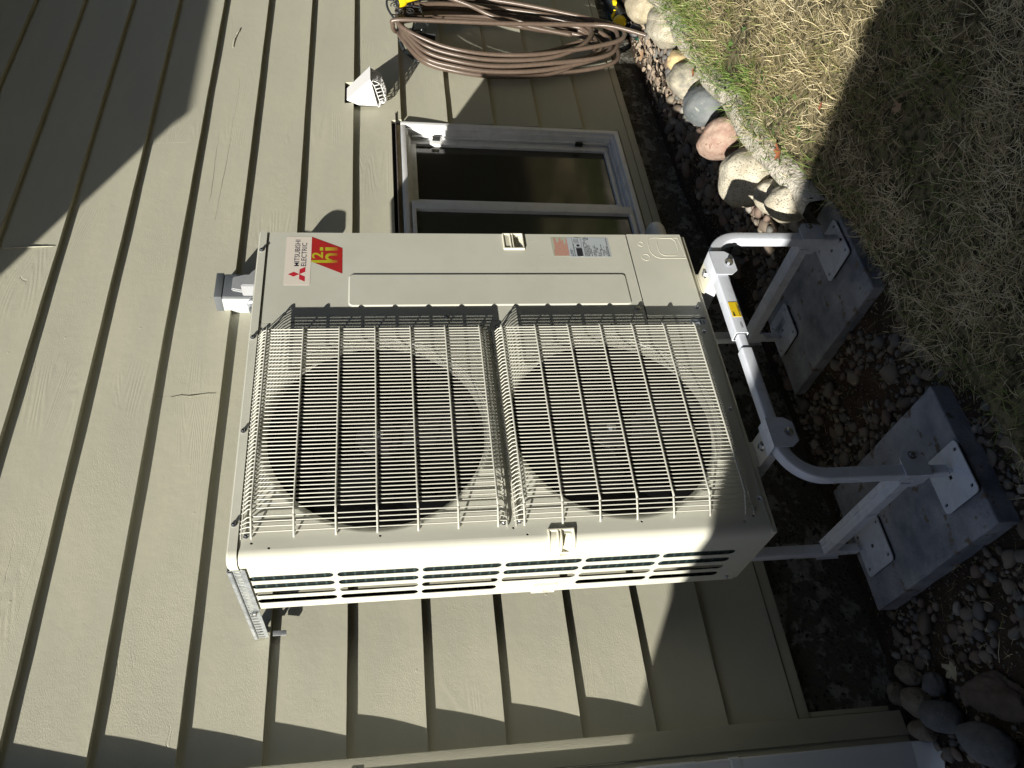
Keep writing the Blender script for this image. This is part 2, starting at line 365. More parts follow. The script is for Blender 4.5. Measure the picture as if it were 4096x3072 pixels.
def bolt(name, p, axis, r, h, m, parent, washer=None, key=None):
    """hex head screw with round flange; axis = outward"""
    k = (round(r, 5), round(h, 5), washer, m.name)
    if k not in _hex:
        bm = bmesh.new(); w = washer or r*1.45
        prism(bm, circ(0, 0, w, 16), ((0, 0, 0), (1, 0, 0), (0, 1, 0), (0, 0, 1)), 0, h*.25)
        f = prism(bm, circ(0, 0, r, 6), ((0, 0, 0), (1, 0, 0), (0, 1, 0), (0, 0, 1)), h*.25, h)
        bmesh.ops.bevel(bm, geom=list(f[1].edges), offset=r*.12, segments=1, affect='EDGES')
        me = bpy.data.meshes.new('hex_head'); bm.to_mesh(me); bm.free(); me.materials.append(m); _hex[k] = me
    o = bpy.data.objects.new(name, _hex[k]); COL.objects.link(o)
    q = Vector((0, 0, 1)).rotation_difference(Vector(axis)); o.rotation_mode = 'QUATERNION'; o.rotation_quaternion = q
    o.location = p; o.parent = parent; return o

# ================================================================== HOUSE WALL
YW = .56; TILT = .0206; EXP = .2153
def wallroot(name, x, z, **kw):
    e = empty(name, (x, YW-TILT*z, z), (TILT, 0, 0), **kw); e['bx'] = x; e['bz'] = z; return e
def wfinish(e):
    x, z = e['bx'], e['bz']; del e['bx']; del e['bz']
    for c in e.children: c.location = Vector(c.location)+Vector((-x, 0, -z))
def finish(e):
    b = e.location.copy()
    for c in e.children: c.location = Vector(c.location)-b
house = wallroot('house_wall', 0, 0, label='olive cream house wall of horizontal clapboards behind the heat pump', cat='house')
HOLES = [(1.185, 2.357, -.162, .921), (2.463, 2.621, .985, 1.133)]
def row_pieces(x0, x1, z0, z1):
    out = [(x0, x1, z0, z1)]
    for hx0, hx1, hz0, hz1 in HOLES:
        nxt = []
        for a, b, c, d in out:
            if hx1 <= a or hx0 >= b or hz1 <= c or hz0 >= d: nxt.append((a, b, c, d)); continue
            if a < hx0: nxt.append((a, hx0, c, d))
            if hx1 < b: nxt.append((hx1, b, c, d))
            if hz1 < d: nxt.append((max(a, hx0), min(b, hx1), hz1, d))
            if hz0 > c: nxt.append((max(a, hx0), min(b, hx1), c, hz0))
        out = nxt
    return out
def board(x0, x1, z0, z1, zb, full_bottom, rag0=0, rag1=0):
    n = max(2, int((x1-x0)/.07)); bm = bmesh.new(); R = []; rc = random.Random(int(zb*1000)); cup = rc.uniform(-.001, .0042); cf = lambda z, x: cup*math.sin(PI*min(1, max(0, (z-zb)/EXP)))*(.6+.8*noise.noise(Vector((x*.8, zb*5, 9))))
    for i in range(n+1):
        x = x0+(x1-x0)*i/n
        wz = .0012*noise.noise(Vector((x*4, zb*9, 3)))+.0007*noise.noise(Vector((x*21, zb*9, 5)))
        wy = .0016*noise.noise(Vector((x*1.7, zb*7, 1)))
        if not full_bottom: wz = 0
        f = lambda z: .018*(z-zb)/EXP
        xx0 = xx1 = x
        if i == 0 and rag0: xx0 = x+random.uniform(-.004, .006); xx1 = x+random.uniform(-.004, .006)
        zt = z1+(.004 if z1 > zb+EXP-.001 else 0)
        R.append([bm.verts.new((xx0, f(z0)+wy+.0012+cf(z0, x), z0+wz)), bm.verts.new((xx0, f(z0)+wy+cf(z0, x), z0+wz+.0014)), *[bm.verts.new(((xx0+xx1)/2, f(z0+(zt-z0)*q)+wy+cf(z0+(zt-z0)*q, x), z0+(zt-z0)*q)) for q in (.14, .28, .42, .56, .70, .84)], bm.verts.new((xx1, f(zt)+wy+cf(zt, x), zt)),
                  bm.verts.new((xx1, .024, zt)), bm.verts.new((xx0, .0235, z0+wz))])
    for i in range(n):
        A, B = R[i], R[i+1]
        k_ = len(A)
        for j in range(k_):
            fc = bm.faces.new((A[j], B[j], B[(j+1) % k_], A[(j+1) % k_]))
    bm.faces.new(R[0]); bm.faces.new(R[-1][::-1]); fixn(bm)
    return frombm('clapboard', bm, M_side, house, angle=30)
JOINTS = {1.738: 2.14, 1.522: .838, 2.168: 1.512, .876: 2.765, .446: 3.9, 2.599: .95, 1.307: 3.5}
for i in range(-4, 14):
    zb = 2.599-EXP*i; x0, x1 = -.3425, 5.2
    js = [v for k, v in JOINTS.items() if abs(k-zb) < .02]
    xs = [x0]+js+[x1]
    for a, b in zip(xs[:-1], xs[1:]):
        for p in row_pieces(a+(.0012 if a != x0 else 0), b, zb, zb+EXP):
            if p[3]-p[2] < .004 or p[1]-p[0] < .01: continue
            board(p[0], p[1], p[2], p[3], zb, p[2] < zb+.001, rag0=abs(p[0]-2.357) < .01)
box('sheathing', -.39, 1.19, .026, .05, -.24, 3.5, M_dark, house, 0)
box('sheathing', 2.352, 5.2, .026, .05, -.24, 3.5, M_dark, house, 0)
box('sheathing', 1.19, 2.352, .026, .05, .905, 3.5, M_dark, house, 0)
box('sheathing', 1.19, 2.352, .026, .05, -.24, -.16, M_dark, house, 0)
box('corner_board', -.411, -.343, -.019, .045, -.515, 3.5, M_trim, house, .002)
box('corner_board', -.431, -.4115, -.012, .10, -.515, 3.5, M_trim, house, .002)
box('side_wall', -.425, -.40, .1005, 3.5, -.5, 3.5, M_side, house, 0)
box('starter_strip', -.338, 5.2, .006, .03, -.240, -.2045, M_trim, house, .002)
box('base_trim', -.336, -.322, .012, .05, -.50, -.2405, M_trim, house, .001)
def foundation():
    bm = bmesh.new(); nx, nz = 160, 14; V = []
    for i in range(nx+1):
        for j in range(nz+1):
            x = -.40+(5.6)*(i/nx)**1.6; z = -.238-(.5)*j/nz
            y = .034+.004*noise.noise(Vector((x*9, 1, z*9)))+.0025*noise.noise(Vector((x*40, 1, z*40)))-.0
            V.append(bm.verts.new((x, y, z)))
    for i in range(nx):
        for j in range(nz): bm.faces.new((V[i*(nz+1)+j], V[i*(nz+1)+j+1], V[(i+1)*(nz+1)+j+1], V[(i+1)*(nz+1)+j]))
    bm_box(bm, -.40, 5.2, .045, .25, -.9, -.239)
    fixn(bm); return frombm('foundation', bm, M_found, house, angle=60)
foundation()
# eave overhead: shades the upper wall
box('soffit', -.87, 6, -.95, .6, 3.545, 3.57, M_roof, house, .002)
box('fascia', -.89, 6, -.975, -.951, 3.540, 3.72, M_roof, house, .002)
bm = bmesh.new(); prism(bm, [(-1.00, 3.725), (2.0, 4.9), (2.0, 5.0), (-1.00, 3.78)], ((0, 0, 0), (0, 1, 0), (0, 0, 1), (1, 0, 0)), -.89, 6); fixn(bm)
frombm('roof', bm, M_roof, house)
# cracked and ridged paint that stands out on the boards
def paint_line(name, pts, w, h, m):
    q = []
    for i in range(len(pts)-1):
        for k in range(5):
            t = k/5; x = pts[i][0]*(1-t)+pts[i+1][0]*t; z = pts[i][1]*(1-t)+pts[i+1][1]*t
            z += random.uniform(-.0012, .0012); zb = 2.599-EXP*math.ceil((2.599-z)/EXP); q.append((x, .018*(z-zb)/EXP-h*.2, z))
    tp = [.3+.7*math.sin(PI*(i+.5)/len(q))*random.uniform(.6, 1.2) for i in range(len(q))]
    bm = bmesh.new(); sweep(bm, q, [(w/2, 0), (0, h/2), (-w/2, 0), (0, -h/2)], taper=tp, n0=(0, 0, 1)); fixn(bm); return frombm(name, bm, m, house)
M_crack = mat('open_paint_crack', (.22, .21, .16), .8)
paint_line('paint_crack', [(2.622, 1.613), (2.509, 1.608), (2.389, 1.611), (2.293, 1.615), (2.199, 1.615), (2.109, 1.615), (2.004, 1.617), (1.91, 1.621), (1.812, 1.625), (1.725, 1.627), (1.651, 1.63)], .0014, .0005, M_crack)
paint_line('paint_crack', [(2.306, 1.686), (2.278, 1.681), (2.242, 1.668), (2.196, 1.665), (2.106, 1.666), (2.001, 1.663), (1.908, 1.66), (1.826, 1.661), (1.77, 1.664)], .0016, .0005, M_crack)
paint_line('paint_crack', [(.832, 1.688), (.838, 1.652), (.832, 1.622), (.838, 1.578), (.840, 1.53)], .003, .0012, M_crack)
for a in ([(3.031, 1.643), (3.001, 1.65), (2.977, 1.659)], [(2.99, 1.652), (2.936, 1.663), (2.89, 1.665), (2.856, 1.664)]): paint_line('knot_scar', a, .009, .006, M_side)
paint_line('joint_ridge', [(1.5125, 2.380), (1.5125, 2.30), (1.5125, 2.22), (1.5125, 2.170)], .004, .005, M_side)
paint_line('joint_ridge', [(2.1405, 1.950), (2.1405, 1.85), (2.1405, 1.74)], .002, .002, M_side)
# window
def framebars(x0, x1, z0, z1, w, y0, y1, bev=.003, ws=None):
    bm = bmesh.new(); ws = ws or (w, w, w, w)
    l, r, t, b = ws
    bm_box(bm, x0, x0+l, y0, y1, z0, z1, bev); bm_box(bm, x1-r, x1, y0, y1, z0, z1, bev)
    bm_box(bm, x0+l, x1-r, y0+.0004, y1, z1-t, z1, bev); bm_box(bm, x0+l, x1-r, y0+.0004, y1, z0, z0+b, bev); return bm
WX0, WX1, WZ0, WZ1 = 1.20, 2.337, -.153, .881
win = frombm('window', framebars(WX0, WX1, WZ0, WZ1, .022, -.006, .10), M_vinyl, house, angle=40)
frombm('inner_frame', framebars(WX0+.022, WX1-.022, WZ0+.022, WZ1-.022, .011, .012, .10), M_vinyl, win, angle=40)
frombm('fixed_sash', framebars(WX0+.033, 1.815, WZ0+.033, WZ1-.033, .022, .000, .035, ws=(.022, .045, .018, .018)), M_vinyl, win, angle=40)
box('pane', WX0+.05, 1.775, .018, .024, WZ0+.05, WZ1-.05, M_glass2, win, 0)
frombm('sliding_sash', framebars(1.79, WX1-.030, WZ0+.033, WZ1-.033, .04, .058, .09, ws=(.10, .045, .036, .034)), M_vinyl, win, angle=40)
box('pane', 1.87, WX1-.07, .072, .078, WZ0+.06, WZ1-.06, M_glass, win, 0)
for z in (WZ0+.034, WZ1-.045): box('track', 1.82, WX1-.033, .040, .044, z, z+.011, M_vinyl, win, .001)
box('track', WX1-.046, WX1-.0335, .040, .044, WZ0+.05, WZ1-.05, M_vinyl, win, .001)
for z in (.02, .70): box('stop_block', WX1-.060, WX1-.047, .030, .05, z, z+.035, M_rubber, win, .001)
box('head_flashing', 1.19, 2.40, -.004, .024, .9005, .904, M_flash, house, .0005)
box('drip_strip', 1.19, 2.335, .012, .024, .8825, .8995, M_wood, house, .0005)
wfinish(house)

# ------------------------------------------------------------------ downspout
dn = wallroot('downspout', -.47, -.54, label='white square downspout running down the house corner at the wall end', cat='downspout')
def dprof():
    P = []
    for x, y in rpoly(-.041, .041, -.031, .031, .008, 3): P.append((x, y))
    return P
bm = bmesh.new(); prism(bm, dprof(), ((-.472, -.009, 0), (1, 0, 0), (0, 1, 0), (0, 0, 1)), -.50, 3.5)
P2 = [(-.472, -.009, -.50), (-.475, -.018, -.53), (-.482, -.035, -.56), (-.49, -.06, -.58)]
fixn(bm); frombm('pipe', bm, M_gutter, dn, angle=40)
bm = bmesh.new(); sweep(bm, P2, [(y, x) for x, y in dprof()], n0=(0, 1, 0)); fixn(bm); frombm('outlet', bm, M_gutter, dn, angle=40)
for z in (.040, 1.1):
    bm = bmesh.new(); prism(bm, rpoly(-.0432, .0432, -.0332, .0332, .009, 3), ((-.472, -.009, 0), (1, 0, 0), (0, 1, 0), (0, 0, 1)), z-.013, z+.013)
    bm_box(bm, -.437, -.413, .018, .021, z-.013, z+.013, .0005); fixn(bm); frombm('strap', bm, M_gutter, dn, angle=40)
bm = bmesh.new(); prism(bm, rpoly(-.0424, .0424, -.0324, .0324, .009, 3), ((-.472, -.009, 0), (1, 0, 0), (0, 1, 0), (0, 0, 1)), .155, .32); fixn(bm); frombm('joint_sleeve', bm, M_gutter, dn, angle=40)
wfinish(dn)

# ------------------------------------------------------------------ dryer vent hood
vt = wallroot('vent_hood', 2.52, 1.05, label='white plastic vent hood with bird cage grille on the clapboards above the window', cat='vent')
M_ventm = mat('white_vent_plastic', (.62, .62, .62), .4)
bm = bmesh.new()
T = [Vector(v) for v in [(2.478, .0, 1.126), (2.572, .0, 1.126), (2.565, -.122, 1.022), (2.459, -.122, 1.022), (2.445, .0, 1.07), (2.605, .0, 1.07), (2.445, .0, .982), (2.605, .0, .982)]]
v = [bm.verts.new(p) for p in T]
for f in ((0, 1, 2, 3), (0, 3, 4), (1, 5, 2), (4, 3, 6), (5, 7, 2), (0, 4, 6, 7, 5, 1)): bm.faces.new([v[i] for i in f])
fixn(bm); bmesh.ops.bevel(bm, geom=list(bm.edges), offset=.003, segments=2, affect='EDGES'); frombm('hood', bm, M_ventm, vt, angle=30)
bm = bmesh.new()
def cage(u, w):   # u across 0..1, w from lip to wall 0..1
    x = 2.462+.101*u+(w*(u-.5)*.045); a = w*PI/2
    y = -.120*(1-w); z = 1.020-.040*w-.044*min(1, (math.sin(PI*w)*2.0)**.6)*min(1, .35+(math.sin(PI*u)*2.4)**.7)
    return Vector((x, y, z))
for i in range(9): sweep(bm, [cage(i/8, w/10) for w in range(11)], [(a*.0017, b*.0017) for a, b in ((1, 1), (-1, 1), (-1, -1), (1, -1))], n0=(0, 0, 1))
for j in range(8): sweep(bm, [cage(u/8, .04+j/7*.93) for u in range(9)], [(a*.0017, b*.0017) for a, b in ((1, 1), (-1, 1), (-1, -1), (1, -1))], n0=(0, 0, 1))
fixn(bm); frombm('cage_grille', bm, M_ventm, vt)
box('cavity_shade_sheet', 2.47, 2.615, .021, .024, .99, 1.13, M_dark, vt, 0)  # near-black sheet: shade inside the vent hole put into its colour
wfinish(vt)

# ------------------------------------------------------------------ disconnect box with whip conduit
db = wallroot('disconnect_box', 1.25, 1.35, label='grey electrical disconnect box on the wall just above the heat pump lid', cat='electrical box')
box('enclosure', 1.205, 1.318, -.060, .016, 1.36, 1.566, M_boxl, db, .003)
box('rain_lid', 1.2035, 1.3195, -.074, .018, 1.545, 1.572, M_boxg, db, .003)
bm = bmesh.new(); bm_box(bm, 1.2065, 1.3165, -.072, -.061, 1.365, 1.544, .004); frombm('front_cover', bm, M_boxg, db, angle=40)
bm = bmesh.new(); b2 = bmesh.new()
prism(b2, [(1.222, 1.35), (1.305, 1.35), (1.305, 1.47), (1.292, 1.512), (1.232, 1.512), (1.222, 1.47)], ((0, 0, 0), (1, 0, 0), (0, 0, 1), (0, -1, 0)), .072, .086)
fixn(b2); bmesh.ops.bevel(b2, geom=list(b2.edges), offset=.004, segments=2, affect='EDGES'); frombm('raised_panel', b2, M_boxm, db, angle=40); bm.free()
bm = bmesh.new(); prism(bm, [(1.212, 1.345), (1.305, 1.345), (1.315, 1.352), (1.319, 1.368), (1.317, 1.392), (1.306, 1.416), (1.285, 1.437), (1.255, 1.456), (1.212, 1.474)], ((0, 0, 0), (1, 0, 0), (0, 0, 1), (0, -1, 0)), .06, .127); fixn(bm)
bmesh.ops.bevel(bm, geom=[e for e in bm.edges], offset=.004, segments=2, affect='EDGES'); frombm('pull_cover', bm, M_boxm, db, angle=40)
lathe('conduit_fitting', [(0, 0), (.018, 0), (.020, .004), (.020, .012), (.014, .016), (.014, .03), (0, .03)], (1.204, -.045, 1.44), (-1, 0, 0), M_galv, db, 20)
tube('conduit', catmull([(1.178, -.045, 1.44), (1.160, -.050, 1.435), (1.148, -.06, 1.40), (1.145, -.09, 1.30), (1.14, -.10, 1.15)], 6), .0125, M_boxg, db, 12)
wfinish(db)

# ------------------------------------------------------------------ hose hanger, hose and nozzle
hg = wallroot('hose_hanger', 2.98, .80, label='dark scrolled metal hose hanger fixed to the siding right of the vent', cat='hose hanger')
tube('arch', catmull([(3.20, -.12, .86), (3.17, -.135, .905), (3.11, -.14, .93), (3.04, -.14, .928), (2.97, -.138, .905), (2.91, -.13, .868)], 6), .0055, M_metal, hg)
tube('saddle_rim', catmull([(3.20, -.11, .76), (3.15, -.125, .765), (3.08, -.13, .765), (3.0, -.128, .752), (2.945, -.12, .735)], 5), .005, M_metal, hg)
def scroll(cx, cz, r, a0, turns, y=-.137):
    P = []
    for i in range(26):
        t = i/25; a = a0+turns*2*PI*t; rr = r*(1-.82*t); P.append((cx+rr*math.cos(a), y, cz+rr*math.sin(a)))
    tube('scroll', P, .0026, M_metal, hg, 6)
for a in ((3.13, .875, .030, 0, 1.6), (3.075, .885, .028, 2, -1.6), (3.02, .875, .026, 4, 1.5), (2.965, .86, .024, 1, -1.6), (3.10, .825, .026, 3, 1.5), (3.03, .82, .026, .6, -1.5)): scroll(*a)
tube('brace', [(3.12, -.137, .925), (3.08, -.13, .77)], .003, M_metal, hg, 6); tube('brace', [(2.99, -.137, .91), (3.0, -.128, .752)], .003, M_metal, hg, 6)
box('lower_bar', 2.862, 2.872, -.125, -.02, .70, .826, M_metal, hg, .001)
bm = bmesh.new()
for (a, b) in (((3.05, .856), (2.97, .866)), ((2.97, .866), (2.89, .845)), ((2.89, .845), (2.816, .79)), ((2.816, .79), (2.83, .74)), ((2.83, .74), (3.1, .74)), ((3.1, .74), (3.05, .856))):
    sweep(bm, [(a[0], -.006, a[1]), (b[0], -.006, b[1])], [(y, x) for x, y in rpoly(-.009, .009, -.002, .002, .001, 1)], n0=(0, 1, 0))
fixn(bm); frombm('wall_plate', bm, M_metal, hg)
for dx in (-.11, .11):
    tube('arm', [(2.98+dx, -.005, .80), (2.98+dx, -.06, .79), (2.98+dx*.8, -.13, .765)], .005, M_metal, hg, 8)
wfinish(hg)

hs = wallroot('garden_hose', 2.95, .35, label='copper brown garden hose coiled in long loops over the metal hanger', cat='garden hose')
rnd = random.Random(11); P = []
LO = [(2.672, 3.215, -.20, .085), (2.688, 3.235, -.24, .105), (2.708, 3.20, -.15, .07), (2.722, 3.17, -.10, .115), (2.742, 3.185, -.20, .06), (2.80, 3.12, -.12, .09), (2.765, 3.20, -.22, .05), (2.682, 3.14, -.12, .055), (2.752, 3.225, -.27, .125), (2.70, 3.16, -.25, .04)]
for i, (xl, xr, zbm, yo) in enumerate(LO):
    j = lambda s=.012: rnd.uniform(-s, s)
    y = -yo; top = .872+j(.012)
    loop = [(2.99+j(), y, top), (2.90+j(), y-.01, top-.018), (xl+.06+j(.006), y, .76), (xl+.012, y+.01, .62), (xl, y+.02, .42), (xl+.025+j(), y+.01, .16), (xl+.12+j(.02), y-.01, zbm+.08),
            (2.93+j(.03), y-.02, zbm), (3.04+j(.02), y-.01, zbm+.06), (xr-.05+j(), y, .14), (xr+.005, y+.01, .40), (xr-.01, y, .62), (xr-.05, y-.01, .77), (3.08+j(), y-.008, top-.01)]
    P += loop
P = [Vector(p) for p in P]
path = catmull(P, 7)
bm = bmesh.new(); uv = bm.loops.layers.uv.new('UVMap'); sweep(bm, path, tubeprof(.0112, 10), uvl=uv); frombm('coil', bm, M_hosem, hs)
def extra(name, pts, k=8):
    bm = bmesh.new(); uv = bm.loops.layers.uv.new('UVMap'); sweep(bm, catmull(pts, k), tubeprof(.0112, 10), uvl=uv); return frombm(name, bm, M_hosem, hs)
extra('front_strand', [(2.985, -.05, .875), (2.955, -.075, .897), (2.935, -.115, .905), (2.930, -.146, .885), (2.932, -.155, .66), (2.940, -.16, .32), (2.965, -.165, -.04), (2.945, -.18, -.19), (2.87, -.19, -.34), (2.85, -.19, -.385)])
extra('crossing_strand', [(3.20, -.14, .80), (3.17, -.15, .66), (3.10, -.15, .52), (3.03, -.14, .40), (2.99, -.12, .2), (2.96, -.11, 0)])
wfinish(hs)

nz = wallroot('hose_nozzle', 3.10, .78, label='yellow and black spray nozzle tucked into the hose hanger scrolls', cat='hose nozzle')
ax = Vector((.075, -.005, -.14)).normalized(); c0 = Vector((3.062, -.165, .855))
lathe('nozzle_head', [(0, -.028), (.018, -.028), (.023, -.018), (.024, 0), (.021, .012), (.016, .02), (0, .02)], c0, ax, M_yel, nz, 20)
lathe('spray_ring', [(0, -.034), (.014, -.034), (.019, -.030), (.0195, -.026), (0, -.026)], c0, ax, M_rubber, nz, 20)
tube('grip', catmull([c0+ax*.01, c0+ax*.06, c0+ax*.12, c0+ax*.18], 4), .017, M_rubber, nz, 14)
tube('grip_shell', catmull([c0+ax*.012+Vector((-.008, -.006, 0)), c0+ax*.06+Vector((-.009, -.008, 0)), c0+ax*.15+Vector((-.008, -.006, 0))], 4), .0125, M_yel, nz, 12)
lathe('flow_knob', [(0, -.012), (.009, -.012), (.010, -.002), (.012, 0), (0, 0)], c0+Vector((0, -.024, .003)), (0, 1, 0), M_red, nz, 14)
wfinish(nz)

# ================================================================== HEAT PUMP
UW, UD, UH = 1.0634, .3126, 1.338
un = empty('heat_pump', (.53, .156, 0), label='tall ivory heat pump outdoor unit with two stacked fan guards beside the wall', cat='heat pump')
RR = .028; Q = RR-PI*RR/2
def mapc(s, z, h):
    if s >= RR: return Vector((s, -h, z))
    if s >= Q:
        t = (RR-s)/RR; return Vector((RR-(RR+h)*math.sin(t), RR-(RR+h)*math.cos(t), z))
    return Vector((-h, RR+(Q-s), z))
ys = lambda y: Q-(y-RR)
FC = [(.36, .99), (.36, .35)]; FR_ = .304
holes = [circ(cx, cz, FR_, 96) for cx, cz in FC]
for k in range(6):
    zt = 1.301-.2077*k; zb = zt-.198
    for j in range(4):
        if k == 3 and j == 3: continue
        yc = .110+.0497*j; holes.append(rpoly(ys(yc)-.0142, ys(yc)+.0142, zb, zt, .0125, 5))
for x, z in [(.044, 1.283), (.030, 1.243), (.047, .987), (.05, .665), (.031, .632), (.05, .338), (.035, .068), (.05, .040), (.685, 1.29), (.685, 1.0), (.69, .70), (.69, .62), (.688, .30), (.69, .07), (.69, .045)]:
    holes.append(circ(x, z, .0032, 10))
lh = (.541+.0, .545)
holes.append(rpoly(ys(.050), .028, .522, .572, .006, 3))          # grip recess wrapping the corner
cols = [(RR-PI*RR/2*i/8) for i in range(9)]
sheet('fan_panel', [(ys(UD), .0), (.7065, .0), (.7065, 1.3125), (ys(UD), 1.3125)], holes, mapc, .0012, M_unit, un,
      extra_lines=[((c, .0), (c, 1.3125)) for c in cols], extra_pts=[(.7, z) for z in (.3, .6, .9)])
for cx, cz in FC:
    prof = [(FR_+.0005, 0.0)]+[(.284+.020*(1-math.sin(t*PI/2/8)), .022*(1-math.cos(t*PI/2/8))) for t in range(1, 9)]+[(.284, .034), (.284, .047)]
    lathe('bell_mouth', prof, (cx, 0, cz), (0, 1, 0), M_unit, un, 96)
    lathe('fan_shroud', [(.2855, .0472), (.2855, .14), (.31, .145)], (cx, 0, cz), (0, 1, 0), M_shroud, un, 96)
    # propeller at rest
    hub = lathe('fan', [(0, .050), (.035, .052), (.055, .062), (.060, .075), (.060, .13)], (cx, 0, cz), (0, 1, 0), M_shroud, un, 40)
    for b in range(3):
        bm = bmesh.new(); G = []; nr, na = 9, 9
        for i in range(nr):
            row = []
            for j in range(na):
                r = .055+(.262-.055)*i/(nr-1); sp = math.radians(74-10*i/(nr-1)); a = 2*PI*b/3+.35+math.radians(34)*(i/(nr-1))**1.3+(j/(na-1)-.5)*sp
                y = .088+(.5-j/(na-1))*(.058-.012*i/(nr-1))*1.0
                row.append(bm.verts.new((cx+r*math.cos(a), y, cz+r*math.sin(a))))
            G.append(row)
        for i in range(nr-1):
            for j in range(na-1): bm.faces.new((G[i][j], G[i][j+1], G[i+1][j+1], G[i+1][j]))
        frombm('blade', bm, M_shroud, hub, smooth=True)
    bolt('hub_nut', (cx, .050, cz), (0, -1, 0), .009, .012, M_screw, hub, washer=.014)
    box('motor_bracket', cx-.03, cx+.03, .17, .20, cz-.31, cz+.31, M_shroud, un, .002)
# internals
box('coil', .057, .80, .286, .308, .02, 1.30, M_black, un, 0)  # rear coil coloured black, so the fan chamber's darkness is painted in
box('coil', .003, .020, .060, .194, .02, 1.30, M_fin, un, 0)
box('corner_post', .0015, .034, .300, .311, .0, 1.31, M_fin, un, 0)
box('partition', .712, .716, .012, .284, .004, 1.31, M_black, un, 0)
box('base_pan', .004, UW-.004, .004, UD, -.014, .0, M_unitd, un, .002)
def wall_x(name, x0, x1, y0, y1, z0, z1, m): return box(name, x0, x1, y0, y1, z0, z1, m, un, .001)
# fan guards: each wire is a piece
def guard(z0, z1, zlo, zhi):
    """z0..z1 first and last heavy cross wire; zlo/zhi ends against the panel"""
    bm = bmesh.new()
    sweep(bm, [(.666, -.004, zhi), (.660, -.007, zhi), (.06, -.007, zhi), (.052, -.004, zhi)], tubeprof(.0023, 8))
    g = frombm('fan_guard', bm, M_wire, un, angle=60)
    tube('end_wire', [(.666, -.004, zlo), (.660, -.007, zlo), (.06, -.007, zlo), (.052, -.004, zlo)], .0023, M_wire, g)
    n = 7
    bm = bmesh.new()
    sweep(bm, catmull([(.672, .000, 0), (.668, -.020, 0), (.660, -.0345, 0), (.60, -.0362, 0), (.36, -.0364, 0), (.12, -.0362, 0), (.102, -.034, 0), (.064, -.012, 0), (.054, -.003, 0)], 4), tubeprof(.0027, 8))
    me = bpy.data.meshes.new('cross_wire'); bm.to_mesh(me); bm.free(); me.materials.append(M_wire); me.shade_smooth()
    for i in range(n):
        o = bpy.data.objects.new('cross_wire', me); COL.objects.link(o); o.parent = g; o.location = (0, 0, z0+(z1-z0)*i/(n-1))
    xs = [.6560, .6465, .6370, .6275]+[.6275-.01132*(k+1) for k in range(45)]
    xs = [(x, -.0322) for x in xs if x > .104]+[(.0985, -.0290), (.0885, -.0228), (.0785, -.0168), (.0675, -.0105)]
    def vw(y):
        bm = bmesh.new(); k = abs(y)/.0322
        lo = [(0, -.004, zlo-.004), (0, -.0085, zlo+.001), (0, y*.8-.001, z0-.010), (0, y, z0+.002)]; hi = [(0, y, z1-.002), (0, y*.8-.001, z1+.010), (0, -.0085, zhi-.001), (0, -.004, zhi+.004)]
        sweep(bm, lo+[(0, y, (z0+z1)/2)]+hi, tubeprof(.00155, 6))
        m_ = bpy.data.meshes.new('wire'); bm.to_mesh(m_); bm.free(); m_.materials.append(M_wire); m_.shade_smooth(); return m_
    base = vw(-.0322)
    for x, y in xs:
        o = bpy.data.objects.new('wire', base if y == -.0322 else vw(y)); COL.objects.link(o); o.parent = g; o.location = (x, 0, 0)
    return g
guard(.702, 1.284, .680, 1.3065)
guard(.061, .637, .038, .6575)
for x, z in [(.062, 1.296), (.064, .688), (.066, .648), (.070, .034), (.680, 1.297), (.682, .690), (.682, .646), (.684, .032)]:
    bolt('screw', (x, -.0012, z), (0, -1, 0), .0042, .006, M_screw, un, washer=.0065)
# service panel on the right, with a raised rounded rectangle
ident = lambda u, v, h: Vector((u, -h, v))
EX0, EX1, EZ0, EZ1 = .768, .886, .224, 1.066
PX0, PX1 = .7085, UW
hh = rpoly(PX1-.066, PX1-.012, .531, .590, .008, 4)
sheet('service_panel', rpoly(PX0, PX1, .1865, 1.3125, .003, 2), [rpoly(EX0-.004, EX1+.004, EZ0-.004, EZ1+.004, .014, 6), hh]+[circ(1.0, z, .0018, 8) for z in ()], ident, .0015, M_unit, un)
bm = bmesh.new()
ra = rpoly(EX0-.004, EX1+.004, EZ0-.004, EZ1+.004, .014, 6); rb = rpoly(EX0, EX1, EZ0, EZ1, .010, 6)
A = [bm.verts.new((p[0], 0, p[1])) for p in ra]; B = [bm.verts.new((p[0], -.0030, p[1])) for p in rb]
for i in range(len(A)): bm.faces.new((A[i], A[(i+1) % len(A)], B[(i+1) % len(A)], B[i]))
bm.faces.new(B); fixn(bm); frombm('pressed_rib', bm, M_unit, un, angle=25)
# lower service cover
KN = [circ(.988, .136, .014, 24), circ(1.022, .146, .011, 24)]
sheet('pipe_cover', rpoly(.7105, UW, .001, .1835, .003, 2), [], lambda u, v, h: Vector((u, -h-.0022, v)), .0015, M_unit, un)
def ring(name, pts, r=.0007, y=-.0024):
    tube(name, [(p[0], y, p[1]) for p in pts]+[(pts[0][0], y, pts[0][1])], r, M_unitd, un, 5)
ring('knockout', circ(1.020, .143, .0095, 24)); ring('knockout', circ(.961, .138, .0135, 24))
ring('knockout', [(1.048, .012), (1.048, .095), (1.0465, .103), (1.042, .110), (1.036, .115), (1.02, .1185), (1.0, .119), (.985, .1175), (.972, .112), (.963, .104), (.958, .094), (.956, .082), (.956, .003)]); ring('knockout', rpoly(.968, 1.046, .022, .088, .02, 5))
for x, z in ((1.002, .60), (1.0, .43), (1.0, .32), (.93, .41), (.90, 1.25)): pass
for x, z, y in [(.721, .789, 0), (.749, .205, 0), (.749, .018, -.0022), (.656, .018, 0), (.378, .012, 0), (.098, .009, 0)]:
    bolt('screw', (x, y-.0002, z), (0, -1, 0), .0042, .006, M_screw, un, washer=.007)
